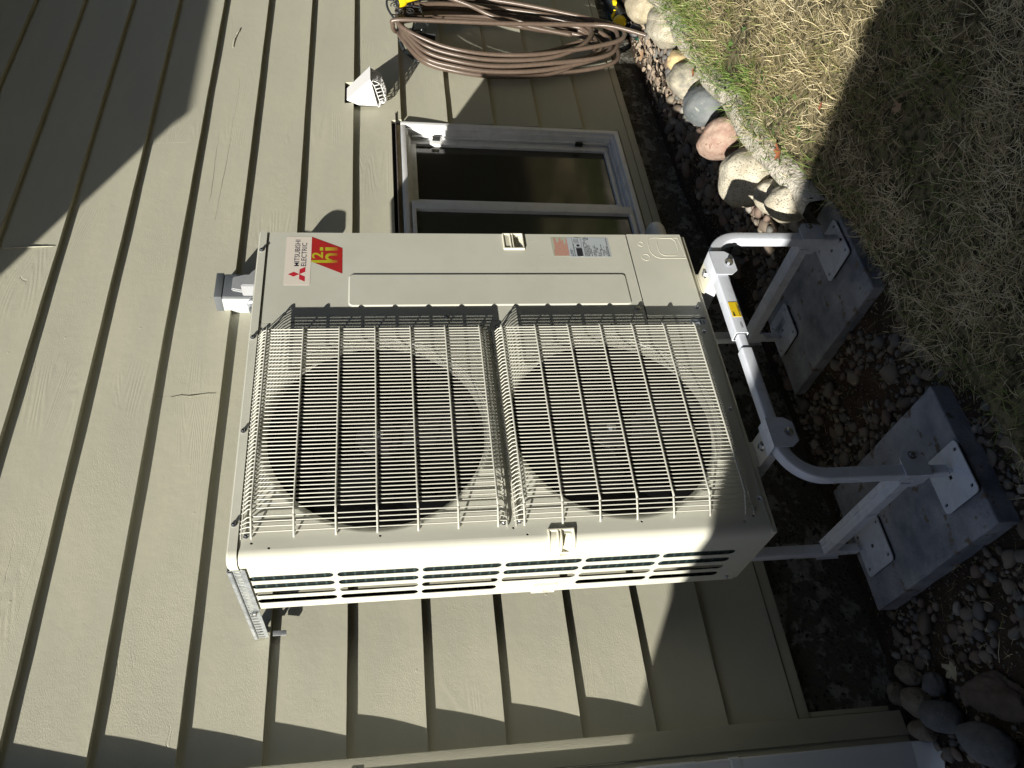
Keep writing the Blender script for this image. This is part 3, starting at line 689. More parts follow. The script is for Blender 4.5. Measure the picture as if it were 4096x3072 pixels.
for x, z in ((1.03, .50), (.966, .475), (.966, .345), (.966, .275)): bolt('stud', (x, -.0003, z), (0, -1, 0), .0012, .0008, M_unitd, un, washer=.0018)
# right side and back
box('side_panel', UW-.0012, UW, .0012, UD, .001, 1.3125, M_unit, un, 0)
box('back_panel', .80, UW-.002, UD-.0015, UD, .0, 1.312, M_unit, un, 0)
# lid
bm = bmesh.new()
prism(bm, rpoly(-.0035, UW+.003, -.004, UD+.002, .031, 8, (0, 0, 1, 0)), ((0, 0, 0), (1, 0, 0), (0, 1, 0), (0, 0, 1)), 1.3140, UH)
fixn(bm); bmesh.ops.bevel(bm, geom=[e for e in bm.edges if abs(e.verts[0].co.z-UH) < 1e-5 and abs(e.verts[1].co.z-UH) < 1e-5], offset=.004, segments=3, affect='EDGES')
frombm('lid', bm, M_unit, un, angle=40)
for x in (.984, .652, .092, .35): bolt('screw', (x, -.0042, 1.3255), (0, -1, 0), .0044, .007, M_screw, un, washer=.0066)
bolt('screw', (-.0002, .285, .028), (-1, 0, 0), .0042, .006, M_screw, un, washer=.0065)
# moulded grips as height fields over the panel
def grip(name, s0, s1, z0, z1, mp, depth=.016, ns=30, nz=34, openr=0):
    def h(u, w):   # w: 0 top .. 1 bottom
        ed = min(u, 1-u if not openr else 9, w, 1-w); rim = .0058
        if ed < .0: return 0
        if ed < .075: return rim*min(1, ed/.02+.2)
        if w < .34: return .0030-.0035*w
        if w < .40: return .0062
        if w < .46: return .0015
        if w < .52: return .0058
        if w < .60: return -.016
        t = (w-.60)/.33; uu = abs(u-.5)*2
        return -depth+(depth+.002)*min(1, t**1.4)+.006*uu**3
    V = []; F = []
    for i in range(ns+1):
        for j in range(nz+1):
            u = i/ns; w = j/nz; ed = min(u, 1-u if not openr else 9, w, 1-w)
            V.append(mp(s0+(s1-s0)*u, z1+(z0-z1)*w, -.0004 if ed <= 0 else h(u, w)))
    for i in range(ns):
        for j in range(nz):
            a = i*(nz+1)+j; F.append((a, a+1, a+nz+2, a+nz+1))
    return pyd(name, V, F, M_unitd, un, angle=30)
grip('grip_moulding', ys(.064), .043, .513, .582, mapc)
grip('grip_moulding', UW, UW-.070, .526, .594, lambda s, z, h: Vector((s, -h, z)), depth=.014)
grip('grip_moulding', ys(UD-.001), ys(.252), .521, .588, mapc, depth=.012)
# stickers and print
def plate(name, x0, x1, z0, z1, m, y=-.0004, r=.003, parent=un):
    bm = bmesh.new(); prism(bm, rpoly(x0, x1, z0, z1, r, 3), ((0, 0, 0), (1, 0, 0), (0, 0, 1), (0, -1, 0)), .0001, -y); fixn(bm); return frombm(name, bm, m, parent)
FX = dict(right=(1, 0, 0), up=(0, 0, 1))
bs = plate('brand_sticker', .848, 1.0455, 1.181, 1.256, M_sticker)
text('lettering', 'MITSUBISHI', (.923, 0, 1.2145), (1, 0, 0), (0, 0, 1), .109, .0150, M_navy, bs, .0006, .004)
text('lettering', 'ELECTRIC', (.923, 0, 1.1945), (1, 0, 0), (0, 0, 1), .096, .0150, M_navy, bs, .0006, .004)
def flat(name, polys, m, parent, y=-.0006):
    bm = bmesh.new()
    for P in polys: bm.faces.new([bm.verts.new((p[0], y, p[1])) for p in P])
    for f in bm.faces:
        if f.normal.y > 0: f.normal_flip()
    bmesh.ops.recalc_face_normals(bm, faces=[])
    return frombm(name, bm, m, parent)
cx, cz = .8905, 1.2125; hgt = .0325; wd = .0175
dia = [[(cx, cz), (cx+.0095, cz+hgt/2), (cx, cz+hgt), (cx-.0095, cz+hgt/2)]]
for s in (1, -1): dia.append([(cx, cz), (cx+s*.0195, cz), (cx+s*.029, cz-.0165), (cx+s*.0095, cz-.0165)])
flat('three_diamond_emblem', dia, M_red, bs)
bd = flat('badge', [[(.942, 1.181), (1.045, 1.1815), (.998, 1.0895), (.893, 1.0885)]], M_redd, un, -.0004)
arch = [(.9475, 1.1300)]+[(.9610+.0150*math.cos(math.radians(t)), 1.1260+.0140*math.sin(math.radians(t))) for t in range(150, -1, -15)]+[(.9760, 1.1030), (.9660, 1.1030)]+[(.9590+.0070*math.cos(math.radians(t)), 1.1230+.0080*math.sin(math.radians(t))) for t in range(0, 181, 20)]+[(.9520, 1.1200), (.9475, 1.1200)]
flat('lettering', [[(.9365, 1.1025), (.9475, 1.1025), (.9475, 1.1800), (.9405, 1.1800), (.9365, 1.1690)]], M_badge, bd, -.0006)
bmh = bmesh.new(); fh = bmh.faces.new([bmh.verts.new((p[0], -.0006, p[1])) for p in arch]); bmesh.ops.triangulate(bmh, faces=[fh], ngon_method='EAR_CLIP'); frombm('lettering', bmh, M_badge, bd)
text('lettering', '2', (.9545, 0, 1.1465), (1, 0, 0), (.0, 0, 1), .0265, .0325, M_badge, bd, .0006, .02)
flat('lettering', [[(.987, 1.103), (1.001, 1.103), (1.001, 1.1405), (.987, 1.1405)], [(.987, 1.1465), (1.001, 1.1465), (1.001, 1.1565), (.987, 1.1565)]], M_badge, bd, -.0006)
wl = plate('warning_label', .966, 1.050, .3865, .4380, M_label2)
rr = random.Random(3); PP = []
z = .4325; L = [0.28, .95, .95, .68, .65, .9, .92, .78, .8, .62, .7, .9]
for i, l in enumerate(L):
    zz = z-i*.0040
    x = .969
    while x < .969+.078*l:
        w_ = rr.uniform(.003, .009); PP.append([(x, zz), (min(x+w_, 1.048), zz), (min(x+w_, 1.048), zz-.0024), (x, zz-.0024)]); x += w_+.0012
flat('printed_lines', PP, M_redtxt, wl)
rl = plate('rating_label', .9635, 1.050, .2495, .3862, M_label)
text('lettering', 'MITSUBISHI', (.976, 0, .3770), (1, 0, 0), (0, 0, 1), .021, .0030, M_ink, rl, .0006, .01)
text('lettering', 'ELECTRIC', (.976, 0, .3725), (1, 0, 0), (0, 0, 1), .018, .0030, M_ink, rl, .0006, .01)
text('lettering', 'SPLIT SYSTEM HEAT PUMP', (.9665, 0, .3655), (1, 0, 0), (0, 0, 1), .054, .0036, M_ink, rl, .0006, .01)
text('lettering', 'MITSUBISHI ELECTRIC CORPORATION', (.9665, 0, .2545), (1, 0, 0), (0, 0, 1), .079, .0036, M_ink, rl, .0006, .015)
cx, cz = .970, .3745
flat('emblem', [[(cx, cz), (cx+.0016, cz+.0027), (cx, cz+.0054), (cx-.0006, cz+.0027)]]+[[(cx, cz), (cx+s*.0032, cz), (cx+s*.0048, cz-.0027), (cx+s*.0016, cz-.0027)] for s in (1, -1)], M_ink, rl)
flat('black_box', [rpoly(.9665, 1.002, .3410, .3605, .002, 3)], M_ink, rl)
bm = bmesh.new(); sweep(bm, [(p[0], -.0006, p[1]) for p in rpoly(1.005, 1.047, .3400, .3685, .002, 3)]+[(1.047, -.0013, .36)], tubeprof(.00028, 4)); frombm('printed_box', bm, M_ink, rl)
flat('test_mark', [circ(1.0135, .3520, .0052, 18)], M_ink, rl)
PP = []
for i in range(4): PP.append([(1.023+i*.0, .3630-i*.0042), (1.044-rr.uniform(0, .003), .3630-i*.0042), (1.043, .3618-i*.0042), (1.023, .3618-i*.0042)])
for i in range(18):
    zz = .3345-i*.0043; x = .9665; lim = rr.uniform(.995, 1.02) if 4 < i else 1.046
    while x < lim:
        w_ = rr.uniform(.002, .010)
        if rr.random() < .68: PP.append([(x, zz), (x+w_, zz), (x+w_, zz-.0021), (x, zz-.0021)])
        x += w_+.0018
flat('printed_lines', PP, M_ink, rl)
sl = plate('serial_label', .684, .7035, .002, .052, M_label, y=-.0004)
flat('printed_lines', [[(.687, .044), (.699, .044), (.699, .040), (.687, .040)], [(.687, .022), (.700, .022), (.700, .018), (.687, .018)], [(.687, .012), (.698, .012), (.698, .009), (.687, .009)]], M_ink, sl)
# mounting feet
for x0, x1 in ((.196, .272), (.818, .894)):
    box('mounting_foot', x0, x1, -.072, .02, -.0280, -.0240, M_unitd, un, .001)
    box('mounting_foot', x0, x1, .006, .012, -.0235, -.0145, M_unitd, un, .001)
    bolt('bolt', ((x0+x1)/2-.003, -.040, -.0240), (0, 0, 1), .0085, .011, M_screw, un, washer=.0135)
finish(un)

# ------------------------------------------------------------------ slotted strut from the unit top to the wall
st = empty('slotted_angle', (-.006, .04, 1.32), label='galvanised slotted steel angle tying the unit lid back to the wall', cat='bracket')
hl = [rpoly(.050+k*.0213-.0046, .050+k*.0213+.0046, 1.3085, 1.3260, .0044, 4) for k in range(23)]
sheet('slotted_flange', [(.040, 1.2995), (.528, 1.2995), (.528, 1.3370), (.040, 1.3370)], hl, lambda u, v, h: Vector((-.0062-h, u, v+.018*u)), .0018, M_galv, st)
bm = bmesh.new(); prism(bm, [(-.0082, 1.3290), (-.0096, 1.3310), (-.0082, 1.3372), (-.0060, 1.3385), (.030, 1.3390), (.030, 1.3405), (-.0062, 1.3402), (-.0100, 1.3385), (-.0110, 1.3310), (-.0090, 1.3285)], ((0, .0, 0), (1, 0, 0), (0, 0, 1), (0, 1, .018)), .040, .528); fixn(bm)
frombm('top_flange', bm, M_galv, st)
bolt('bolt', (-.0064, .318, 1.318), (-1, 0, 0), .0065, .009, M_screw, st, washer=.0095)
box('wall_clip', -.004, .010, .522, .528, 1.262, 1.2990, M_galv, st, .001)
finish(st)


# ------------------------------------------------------------------ line set
ls = empty('insulated_pipes', (1.1, .33, -.05), label='white insulated refrigerant pipes curving from the unit back toward the wall below the window', cat='pipe')
tube('pipe', catmull([(1.0, .30, .03), (1.10, .33, .01), (1.30, .35, -.02), (1.40, .36, -.035), (1.428, .40, -.04), (1.43, .50, -.04), (1.43, .56, -.04)], 6), .024, M_insul, ls, 20)
tube('pipe', catmull([(1.0, .28, -.03), (1.15, .31, -.07), (1.36, .34, -.095), (1.45, .35, -.10), (1.475, .39, -.10), (1.47, .48, -.10), (1.47, .57, -.10)], 6), .030, M_insul, ls, 20)
finish(ls)

# ================================================================== STAND
sd = empty('equipment_stand', (.52, .15, -.49), label='white steel stand of square tubes carrying the heat pump on the two pavers', cat='stand')
def sq(name, P, w, n0, k=0, h=None, r=.005):
    bm = bmesh.new(); sweep(bm, catmull(P, k) if k else P, sqprof(w, r, h), n0=n0); fixn(bm); return frombm(name, bm, M_white, sd, angle=40)
ZR = -.031
def arc(cx, cz, r, a0, a1, y, n=12): return [(cx+r*math.cos(math.radians(a0+(a1-a0)*i/n)), y, cz+r*math.sin(math.radians(a0+(a1-a0)*i/n))) for i in range(n+1)]
XL, XR, YF, YB = .104, .944, -.10, .40
for y, nm in ((YF, 'front_frame'), (YB, 'back_frame')):
    sq(nm, [(.505, y, ZR)]+arc(XL+.105, ZR-.105, .105, 90, 180, y)+[(XL, y, -.405)], .033, (0, 1, 0))
    sq(nm, [(.556, y, ZR)]+arc(XR-.095, ZR-.095, .095, 90, 0, y)+[(XR, y, -.405)], .033, (0, 1, 0))
    sq('inner_tube', [(.45, y, ZR), (.60, y, ZR)], .026, (0, 1, 0))
    for x in (XL, XR):
        sq('leg', [(x, y, -.36), (x, y, -.468)], .027, (0, 1, 0))
        bolt('levelling_bolt', (x, y, -.4695), (0, 0, -1), .0085, .012, M_screw, sd, washer=.0085)
        tube('stud', [(x, y, -.468), (x, y, -.487)], .0055, M_screw, sd, 10)
sq('sleeve', [(.556, YF, ZR), (.80, YF, ZR)], .0385, (0, 1, 0), r=.004)
# saddle clamps on the front rail
def clamp_rail(x0, x1):
    y0 = YF-.0205
    bm = bmesh.new()
    prism(bm, [(x0, -.012), (x1, -.012), (x1, -.058), (x1-.016, -.080), (x0+.016, -.080), (x0, -.060)], ((0, y0, 0), (1, 0, 0), (0, 0, 1), (0, 1, 0)), -.0035, 0)
    bm_box(bm, x0, x1, y0-.0035, YF+.024, -.0118, -.0080, .0012)
    prism(bm, [(x0, -.012), (x1, -.012), (x1, -.058), (x1-.016, -.075), (x0+.016, -.075), (x0, -.060)], ((0, YF+.0205, 0), (1, 0, 0), (0, 0, 1), (0, 1, 0)), 0, .0035)
    fixn(bm); frombm('clamp', bm, M_white, sd, angle=40)
    bolt('bolt', ((x0+x1)/2-.002, y0-.0036, -.060), (0, -1, 0), .0082, .011, M_screw, sd, washer=.0125)
clamp_rail(.180, .268); clamp_rail(.775, .868)
def clamp_leg(x, y, z0, z1, s):   # plate pair round a leg, bolt in front
    d = .0195
    for k in (-1, 1):
        xx = x+k*d; bm = bmesh.new()
        prism(bm, [(y-.020, z0+.002), (y-.020, z1-.002), (y+.022*s, z1-.002), (y+.044*s, z1-.022), (y+.044*s, z0+.022), (y+.022*s, z0+.002)], ((xx, 0, 0), (0, 1, 0), (0, 0, 1), (1, 0, 0)), -.0006, .0016)
        fixn(bm); frombm('clamp', bm, M_white, sd, angle=40)
    box('clamp', x-d, x+d, y-.0215*s-.0006, y-.0215*s+.0016, z0, z1, M_white, sd, .001)
for x in (XL, XR):
    bm = bmesh.new()
    for (y, s) in ((YF, -1), (YB, 1)):
        clamp_leg(x, y, -.412, -.338, -s)
    # front plate with bolt, as seen on the front legs
    y0 = YF-.0195
    b2 = bmesh.new(); prism(b2, [(x-.021, -.338), (x+.028, -.338), (x+.050, -.355), (x+.050, -.392), (x+.032, -.412), (x-.021, -.412)], ((0, y0, 0), (1, 0, 0), (0, 0, 1), (0, 1, 0)), -.003, 0); fixn(b2); frombm('clamp_plate', b2, M_white, sd, angle=40)
    bolt('bolt', (x+.036, y0-.0032, -.374), (0, -1, 0), .0078, .010, M_screw, sd, washer=.0115)
    bm.free()
    # channel brace
    bm = bmesh.new()
    prism(bm, [(-.023, .0), (.023, 0), (.023, -.030), (.0205, -.030), (.0205, -.0025), (-.0205, -.0025), (-.0205, -.030), (-.023, -.030)], ((x, YF+.021, -.343), (1, 0, 0), (0, 0, 1), (0, 1, 0)), 0, YB-YF-.042)
    prism(bm, [(-.006, .0), (.006, 0), (.003, .0022), (-.003, .0022)], ((x, YF+.021, -.343), (1, 0, 0), (0, 0, 1), (0, 1, 0)), 0.002, YB-YF-.044)
    fixn(bm); frombm('brace', bm, M_white, sd, angle=40)
for x in (.232, .848):
    bm = bmesh.new()
    prism(bm, [(-.021, -.0285), (.021, -.0285), (.021, -.070), (.018, -.070), (.018, -.0315), (-.018, -.0315), (-.018, -.070), (-.021, -.070)], ((x, 0, 0), (1, 0, 0), (0, 0, 1), (0, 1, 0)), YF+.025, YB-.02); fixn(bm)
    frombm('unit_rail', bm, M_white, sd, angle=40)
for (cx, cy) in ((.091, -.085), (.088, .343), (.960, .379), (.960, -.036)):
    hh = [circ(cx+sx*.052, cy+sy*.057, .0048, 12, .0062) for sx in (-1, 1) for sy in (-1, 1)]+[rpoly(cx-.006, cx+.006, cy-.006, cy+.006, .001, 1)]
    o = sheet('base_plate', rpoly(cx-.075, cx+.075, cy-.073, cy+.073, .014, 5), hh, lambda u, v, h: Vector((u, v, -.4870+h)), .0035, M_white, sd)
    bm = bmesh.new(); prism(bm, rpoly(cx-.072, cx+.070, cy-.070, cy+.066, .014, 5), ((0, 0, 0), (1, 0, 0), (0, 1, 0), (0, 0, 1)), -.4995, -.4908); fixn(bm); frombm('gap_shade_pad', bm, M_rubber, sd)  # black pad stands in for the shadow in the gap under the plate
yl = box('warning_sticker', .6135, .668, YF-.0205, YF-.0196, -.0445, -.0175, M_ylab, sd, 0)
flat('printed_lines', [[(.616, -.0400), (.664, -.0395), (.664, -.0415), (.616, -.0420)], [(.632, -.0430), (.655, -.0428), (.655, -.0440), (.632, -.0442)], [(.6155, -.0235), (.6175, -.021), (.630, -.0225), (.633, -.019), (.631, -.0255), (.6155, -.0275)]], M_ink, yl, YF-.0207)
text('lettering', '24254', (.574, YF-.0194, -.0395), (1, 0, 0), (0, 0, 1), .021, .0062, M_ink, sd, .0002)
ql = box('name_sticker', .968, .998, .343, .428, -.4868, -.4862, M_label, sd, 0)
text('lettering', 'QUICK-SLING', (.985, .420, -.4860), (0, -1, 0), (1, 0, 0), .070, .0075, M_ink, ql, .0001)
flat_p = bpy.data.meshes.new('bar'); flat_p.from_pydata([(.978, .405, -.4859), (.982, .405, -.4859), (.982, .370, -.4859), (.978, .370, -.4859)], [], [(0, 1, 2, 3)]); link('printed_bar', flat_p, M_ink, ql)
finish(sd)

# pavers
def paver(x0, x1, y0, y1, rot, label, seed):
    bm = bmesh.new(); n = 22; cx, cy = (x0+x1)/2, (y0+y1)/2
    bm_box(bm, x0-cx, x1-cx, y0-cy, y1-cy, 0, .070, .005, 2)
    bmesh.ops.subdivide_edges(bm, edges=[e for e in bm.edges if e.calc_length() > .05], cuts=n, use_grid_fill=True)
    for v in bm.verts:
        q = Vector((v.co.x*14+seed, v.co.y*14, v.co.z*14)); e = noise.noise(q)*.0016+noise.noise(q*4)*.0009
        v.co += Vector((e*1.3, noise.noise(q+Vector((9, 0, 0)))*.002, e*.5))
    o = frombm('concrete_paver', bm, M_conc, None, angle=60); o.location = (cx, cy, -.570); o.rotation_euler = (0, 0, rot)
    tag(o, label, 'paver', 'concrete pavers under the stand'); return o
paver(-.073, .336, -.150, .458, .01, 'grey concrete paver under the stand legs nearest the downspout', 2)
paver(.730, 1.136, -.118, .470, -.012, 'grey concrete paver under the stand legs nearest the border rocks, corner buried in grass', 6)

# ================================================================== GROUND
EDGE = [(-40, -2), (-1.6, -.62), (-.6, -.36), (-.098, -.292), (.055, -.279), (.168, -.267), (.28, -.245), (.352, -.190), (.495, -.150), (.615, -.183), (.696, -.193), (.832, -.186), (.972, -.160), (1.084, -.145), (1.236, -.132), (1.346, -.105), (1.553, -.087), (1.744, -.068), (1.961, .0), (2.125, .018), (2.382, .052), (2.60, .075), (3.0, .17), (3.6, .34), (4.4, .55), (8, 1.2), (60, 3)]
EX = np.array([e[0] for e in EDGE]); EY = np.array([e[1] for e in EDGE])
edge = lambda x: float(np.interp(x, EX, EY))
def sm(t): t = max(0, min(1, t)); return t*t*(3-2*t)
def gz(x, y):
    bed = float(np.interp(x, (.2, 1.1, 1.5, 1.9, 3.0), (-.562, -.525, -.465, -.410, -.375))); lw = float(np.interp(x, (.2, .85, 1.15, 1.5, 3), (-.462, -.440, -.375, -.325, -.310)))
    d = edge(x)-y
    z = bed+(lw-bed)*sm((d+.03)/.11)
    z += .012*noise.noise(Vector((x*3, y*3, 0)))*sm(d/.2+.3)+.005*noise.noise(Vector((x*14, y*14, 2)))
    if d > .3: z += .02*noise.noise(Vector((x*1.3, y*1.3, 7)))*sm((d-.3)/.5)
    return z
def grid(name, xs, ys_, keep, lift, m):
    V = []; idx = {}
    for i, x in enumerate(xs):
        for j, y in enumerate(ys_): V.append((x, y, gz(x, y)+lift(x, y)))
    ny = len(ys_); F = []
    for i in range(len(xs)-1):
        for j in range(ny-1):
            if keep((xs[i]+xs[i+1])/2, (ys_[j]+ys_[j+1])/2): F.append((i*ny+j, (i+1)*ny+j, (i+1)*ny+j+1, i*ny+j+1))
    o = pyd(name, V, F, m, None, smooth=True); bm = bmesh.new(); bm.from_mesh(o.data)
    bmesh.ops.delete(bm, geom=[v for v in bm.verts if not v.link_faces], context='VERTS'); bm.to_mesh(o.data); bm.free(); return o
def spaced(*segs):
    out = []
    for a, b, s in segs: out += list(np.arange(a, b, s))
    return out+[segs[-1][1]]
xs = spaced((-120, -20, 20), (-20, -3, 2), (-3, -.8, .15), (-.8, 3.4, .025), (3.4, 6, .15), (6, 20, 2), (20, 120, 20))
yy = spaced((-120, -20, 20), (-20, -3, 1.5), (-3, -1.1, .12), (-1.1, .66, .025), (.66, 2, .3), (2, 120, 20))
tag(grid('ground', xs, yy, lambda x, y: True, lambda x, y: 0, M_soil), kind='structure')
xs2 = spaced((-12, -3, 1), (-3, -.8, .15), (-.8, 3.4, .02), (3.4, 6, .15), (6, 30, 2)); yy2 = spaced((-14, -3, 1), (-3, -1.1, .12), (-1.1, .70, .02))
tag(grid('lawn', xs2, yy2, lambda x, y: edge(x)-y > .012, lambda x, y: .004, M_thatch), kind='structure')

# dry grass, real blades
def blades_mat():
    m = bpy.data.materials.new('grass_blades'); m.use_nodes = True; t = m.node_tree; N = t.nodes; L = t.links; p = N['Principled BSDF']
    a = N.new('ShaderNodeAttribute'); a.attribute_name = 'tone'
    r = N.new('ShaderNodeValToRGB'); e = r.color_ramp.elements
    e[0].position = 0; e[0].color = (.075, .14, .025, 1); e[1].position = 1; e[1].color = (.74, .66, .44, 1)
    for pos, c in ((.22, (.13, .20, .045)), (.38, (.20, .23, .06)), (.5, (.24, .185, .09)), (.72, (.54, .46, .27))):
        k = e.new(pos); k.color = (*c, 1)
    L.new(a.outputs['Fac'], r.inputs[0]); L.new(r.outputs[0], p.inputs['Base Color']); p.inputs['Roughness'].default_value = .65; p.inputs['Specular IOR Level'].default_value = .3
    return m
M_blade = blades_mat()
def grass(name, pts, length, width, tone, lay, m, rs):
    n = len(pts); P0 = np.array(pts); az = rs.uniform(0, 2*PI, n); L = length*rs.lognormal(0, .38, n); Wd = width*rs.uniform(.6, 1.4, n)
    el = np.clip(rs.normal(lay, .35, n), .02, 1.4); bend = rs.uniform(-1.1, .5, n); twist = rs.uniform(-.9, .9, n)
    K = 4; V = np.zeros((n, K*2, 3)); p = P0.copy(); a = az.copy(); e = el.copy()
    for k in range(K):
        wk = Wd*(1, .95, .75, .12)[k]*.5
        side = np.stack([-np.sin(a), np.cos(a), rs.uniform(-.3, .3, n)*0+.15], 1)*wk[:, None]
        V[:, 2*k] = p-side; V[:, 2*k+1] = p+side
        d = np.stack([np.cos(a)*np.cos(e), np.sin(a)*np.cos(e), np.sin(e)], 1); p = p+d*(L/(K-1))[:, None]
        e = e+bend*.55; a = a+twist*.5
        p[:, 2] = np.maximum(p[:, 2], P0[:, 2]-.004)
    idx = np.arange(n)[:, None]*(K*2)
    F = np.concatenate([np.stack([idx[:, 0]+2*k, idx[:, 0]+2*k+1, idx[:, 0]+2*k+3, idx[:, 0]+2*k+2], 1) for k in range(K-1)])
    me = bpy.data.meshes.new(name); me.vertices.add(n*K*2); me.vertices.foreach_set('co', V.reshape(-1))
    nf = len(F); me.loops.add(nf*4); me.loops.foreach_set('vertex_index', F.reshape(-1).astype(np.int32))
    me.polygons.add(nf); me.polygons.foreach_set('loop_start', (np.arange(nf)*4).astype(np.int32)); me.update(calc_edges=True); me.validate()
    at = me.attributes.new('tone', 'FLOAT', 'POINT'); at.data.foreach_set('value', np.repeat(tone, K*2).astype(np.float32))
    me.materials.append(m); o = bpy.data.objects.new(name, me); COL.objects.link(o); return tag(o, kind='stuff')
rs = np.random.RandomState(5)
pn = lambda x, y, s, o=0: noise.noise(Vector((x*s, y*s, o)))
def inpaver(x, y, m=0): return (-.075-m < x < .338+m and -.152-m < y < .46+m) or (.728-m < x < 1.138+m and -.12-m < y < .472+m)
bandz = lambda x: float(np.interp(x, (1.05, 1.5, 3), (-.385, -.325, -.305)))+.002
def scatter(n, x0, x1, y0, y1, dens):
    out = []
    X = rs.uniform(x0, x1, n); Y = rs.uniform(y0, y1, n); Rn = rs.rand(n)
    for x, y, r in zip(X, Y, Rn):
        d = edge(x)-y
        lim = -.028-.022*pn(x, y, 9, 5) if x > 1.05 else -.005
        if d < lim: continue
        if d < .02 and x > 1.05 and r > .55: continue
        if r > dens(x, y, d): continue
        out.append((x, y, max(gz(x, y)+.004, bandz(x) if x > 1.05 and d < .03 else -9)))
    return out
dry = scatter(165000, -.9, 3.6, -1.25, .45, lambda x, y, d: (.55+.9*pn(x, y, 3.1, 4)+.5*pn(x, y, 11, 9))*(1 if d > .05 else .75)*(.45 if x < .75 and d < .12 else 1))
tn = np.array([.66+.30*pn(x, y, 2.4, 12)+.22*pn(x, y, 9, 3)+rs.normal(0, .13) for x, y, z in dry])
grass('dry_grass', dry, .044, .00165, np.clip(tn, .28, 1), .22, M_blade, rs)
grn = scatter(80000, -.9, 3.6, -1.25, .45, lambda x, y, d: (1.0 if (d < .09+.20*sm((x-1.7)/.8)+.14*pn(x, y, 4, 1) and x > 1.25) else .10 if d < .2 else max(0, 1.1*pn(x, y, 2.6, 21)-.30)*(1 if x > 1.2 else .5)))
tg = np.array([.18+.14*pn(x, y, 5, 2)+rs.normal(0, .09) for x, y, z in grn])
grass('green_grass', grn, .055, .0019, np.clip(tg, 0, .45), .55, M_blade, rs)
far = scatter(16000, 3.4, 6.5, -3.5, .9, lambda x, y, d: .8)+scatter(16000, -3, 3.6, -4, -1.2, lambda x, y, d: .8)
grass('far_grass', far, .06, .003, np.clip(rs.normal(.62, .18, len(far)), .1, 1), .3, M_blade, rs)
# broad weed leaves in the turf
def leafmesh(name, pts, size, m, rs, kind='stuff'):
    V = []; F = []
    for x, y, z in pts:
        a = rs.uniform(0, 2*PI); s = size*rs.uniform(.6, 1.5); tl = rs.uniform(.1, .5); b = len(V)
        for (u, w, h) in ((0, 0, 0), (.35, .28, .10), (.35, -.28, .10), (.7, .30, .16), (.7, -.30, .16), (1, 0, .12), (.35, 0, .05), (.7, 0, .10)):
            u *= s; w *= s; V.append((x+u*math.cos(a)-w*math.sin(a), y+u*math.sin(a)+w*math.cos(a), z+h*s+u*tl*.5))
        F += [(b, b+6, b+1), (b, b+2, b+6), (b+1, b+6, b+7, b+3), (b+6, b+2, b+4, b+7), (b+3, b+7, b+5), (b+7, b+4, b+5)]
    return tag(pyd(name, V, F, m, None, smooth=True), kind=kind)
M_weed = mat('weed_leaf', (.05, .11, .03), .55, col2=(.09, .16, .04), nscale=30)
wd_ = [p for p in scatter(7000, -.6, 3.5, -1.2, .45, lambda x, y, d: (.25 if d < .25 and x > 1.2 else 0)+max(0, .8*pn(x, y, 2.2, 33)-.28))][:900]
leafmesh('clover_and_weeds', wd_, .020, M_weed, rs)

# pebbles
def rock_bm(seed, sub, lump=.22, flatz=.7, fine=.0):
    bm = bmesh.new(); bmesh.ops.create_icosphere(bm, subdivisions=sub, radius=1); r = random.Random(seed)
    o = Vector((r.uniform(0, 99), r.uniform(0, 99), r.uniform(0, 99))); sx, sy = r.uniform(.8, 1.2), r.uniform(.65, .95)
    for v in bm.verts:
        n = v.co.normalized(); k = 1+lump*noise.noise(n*1.1+o)+lump*.35*noise.noise(n*2.6+o)+fine*noise.noise(n*9+o)
        v.co = Vector((n.x*sx*k, n.y*sy*k, n.z*flatz*k))
    return bm
def pebble_mat():
    m = mat('pebble_stone', (.15, .13, .11), .7, spec=.3, col2=(.22, .20, .18), nscale=60, bump=.4, bscale=400, bdist=.001)
    t = m.node_tree; N = t.nodes; L = t.links; p = N['Principled BSDF']; oi = N.new('ShaderNodeObjectInfo'); r = N.new('ShaderNodeValToRGB')
    r.color_ramp.interpolation = 'CONSTANT'; e = r.color_ramp.elements; e[0].color = (.10, .075, .055, 1); e[1].position = .14; e[1].color = (.15, .13, .105, 1)
    for pos, c in ((.3, (.085, .085, .085)), (.44, (.18, .15, .11)), (.58, (.12, .09, .065)), (.72, (.27, .25, .22)), (.78, (.10, .105, .10)), (.9, (.15, .10, .075))):
        k = e.new(pos); k.color = (*c, 1)
    geo = N.new('ShaderNodeAttribute'); geo.attribute_name = 'tone'
    ad = N.new('ShaderNodeMath'); ad.operation = 'ADD'; L.new(oi.outputs['Random'], ad.inputs[0]); L.new(geo.outputs['Fac'], ad.inputs[1])
    fr = N.new('ShaderNodeMath'); fr.operation = 'FRACT'; L.new(ad.outputs[0], fr.inputs[0]); L.new(fr.outputs[0], r.inputs[0])
    mx = N.new('ShaderNodeMix'); mx.data_type = 'RGBA'; mx.blend_type = 'MULTIPLY'; mx.inputs[0].default_value = .6
    src = p.inputs['Base Color'].links[0].from_socket
    sc_ = N.new('ShaderNodeMix'); sc_.data_type = 'RGBA'; sc_.inputs[0].default_value = .25; L.new(r.outputs[0], sc_.inputs[6]); L.new(src, sc_.inputs[7]); L.new(sc_.outputs[2], p.inputs['Base Color']); return m
M_peb = pebble_mat()
PM = []
for s in range(10):
    bm = rock_bm(s+50, 2, .34, .68); me = bpy.data.meshes.new('pebble_shape'); bm.to_mesh(me); bm.free(); me.materials.append(M_peb); me.shade_smooth(); PM.append(me)
bed = tag(bpy.data.objects.new('gravel_bed', None), kind='structure'); COL.objects.link(bed)
ROCKS = []   # filled below before scattering
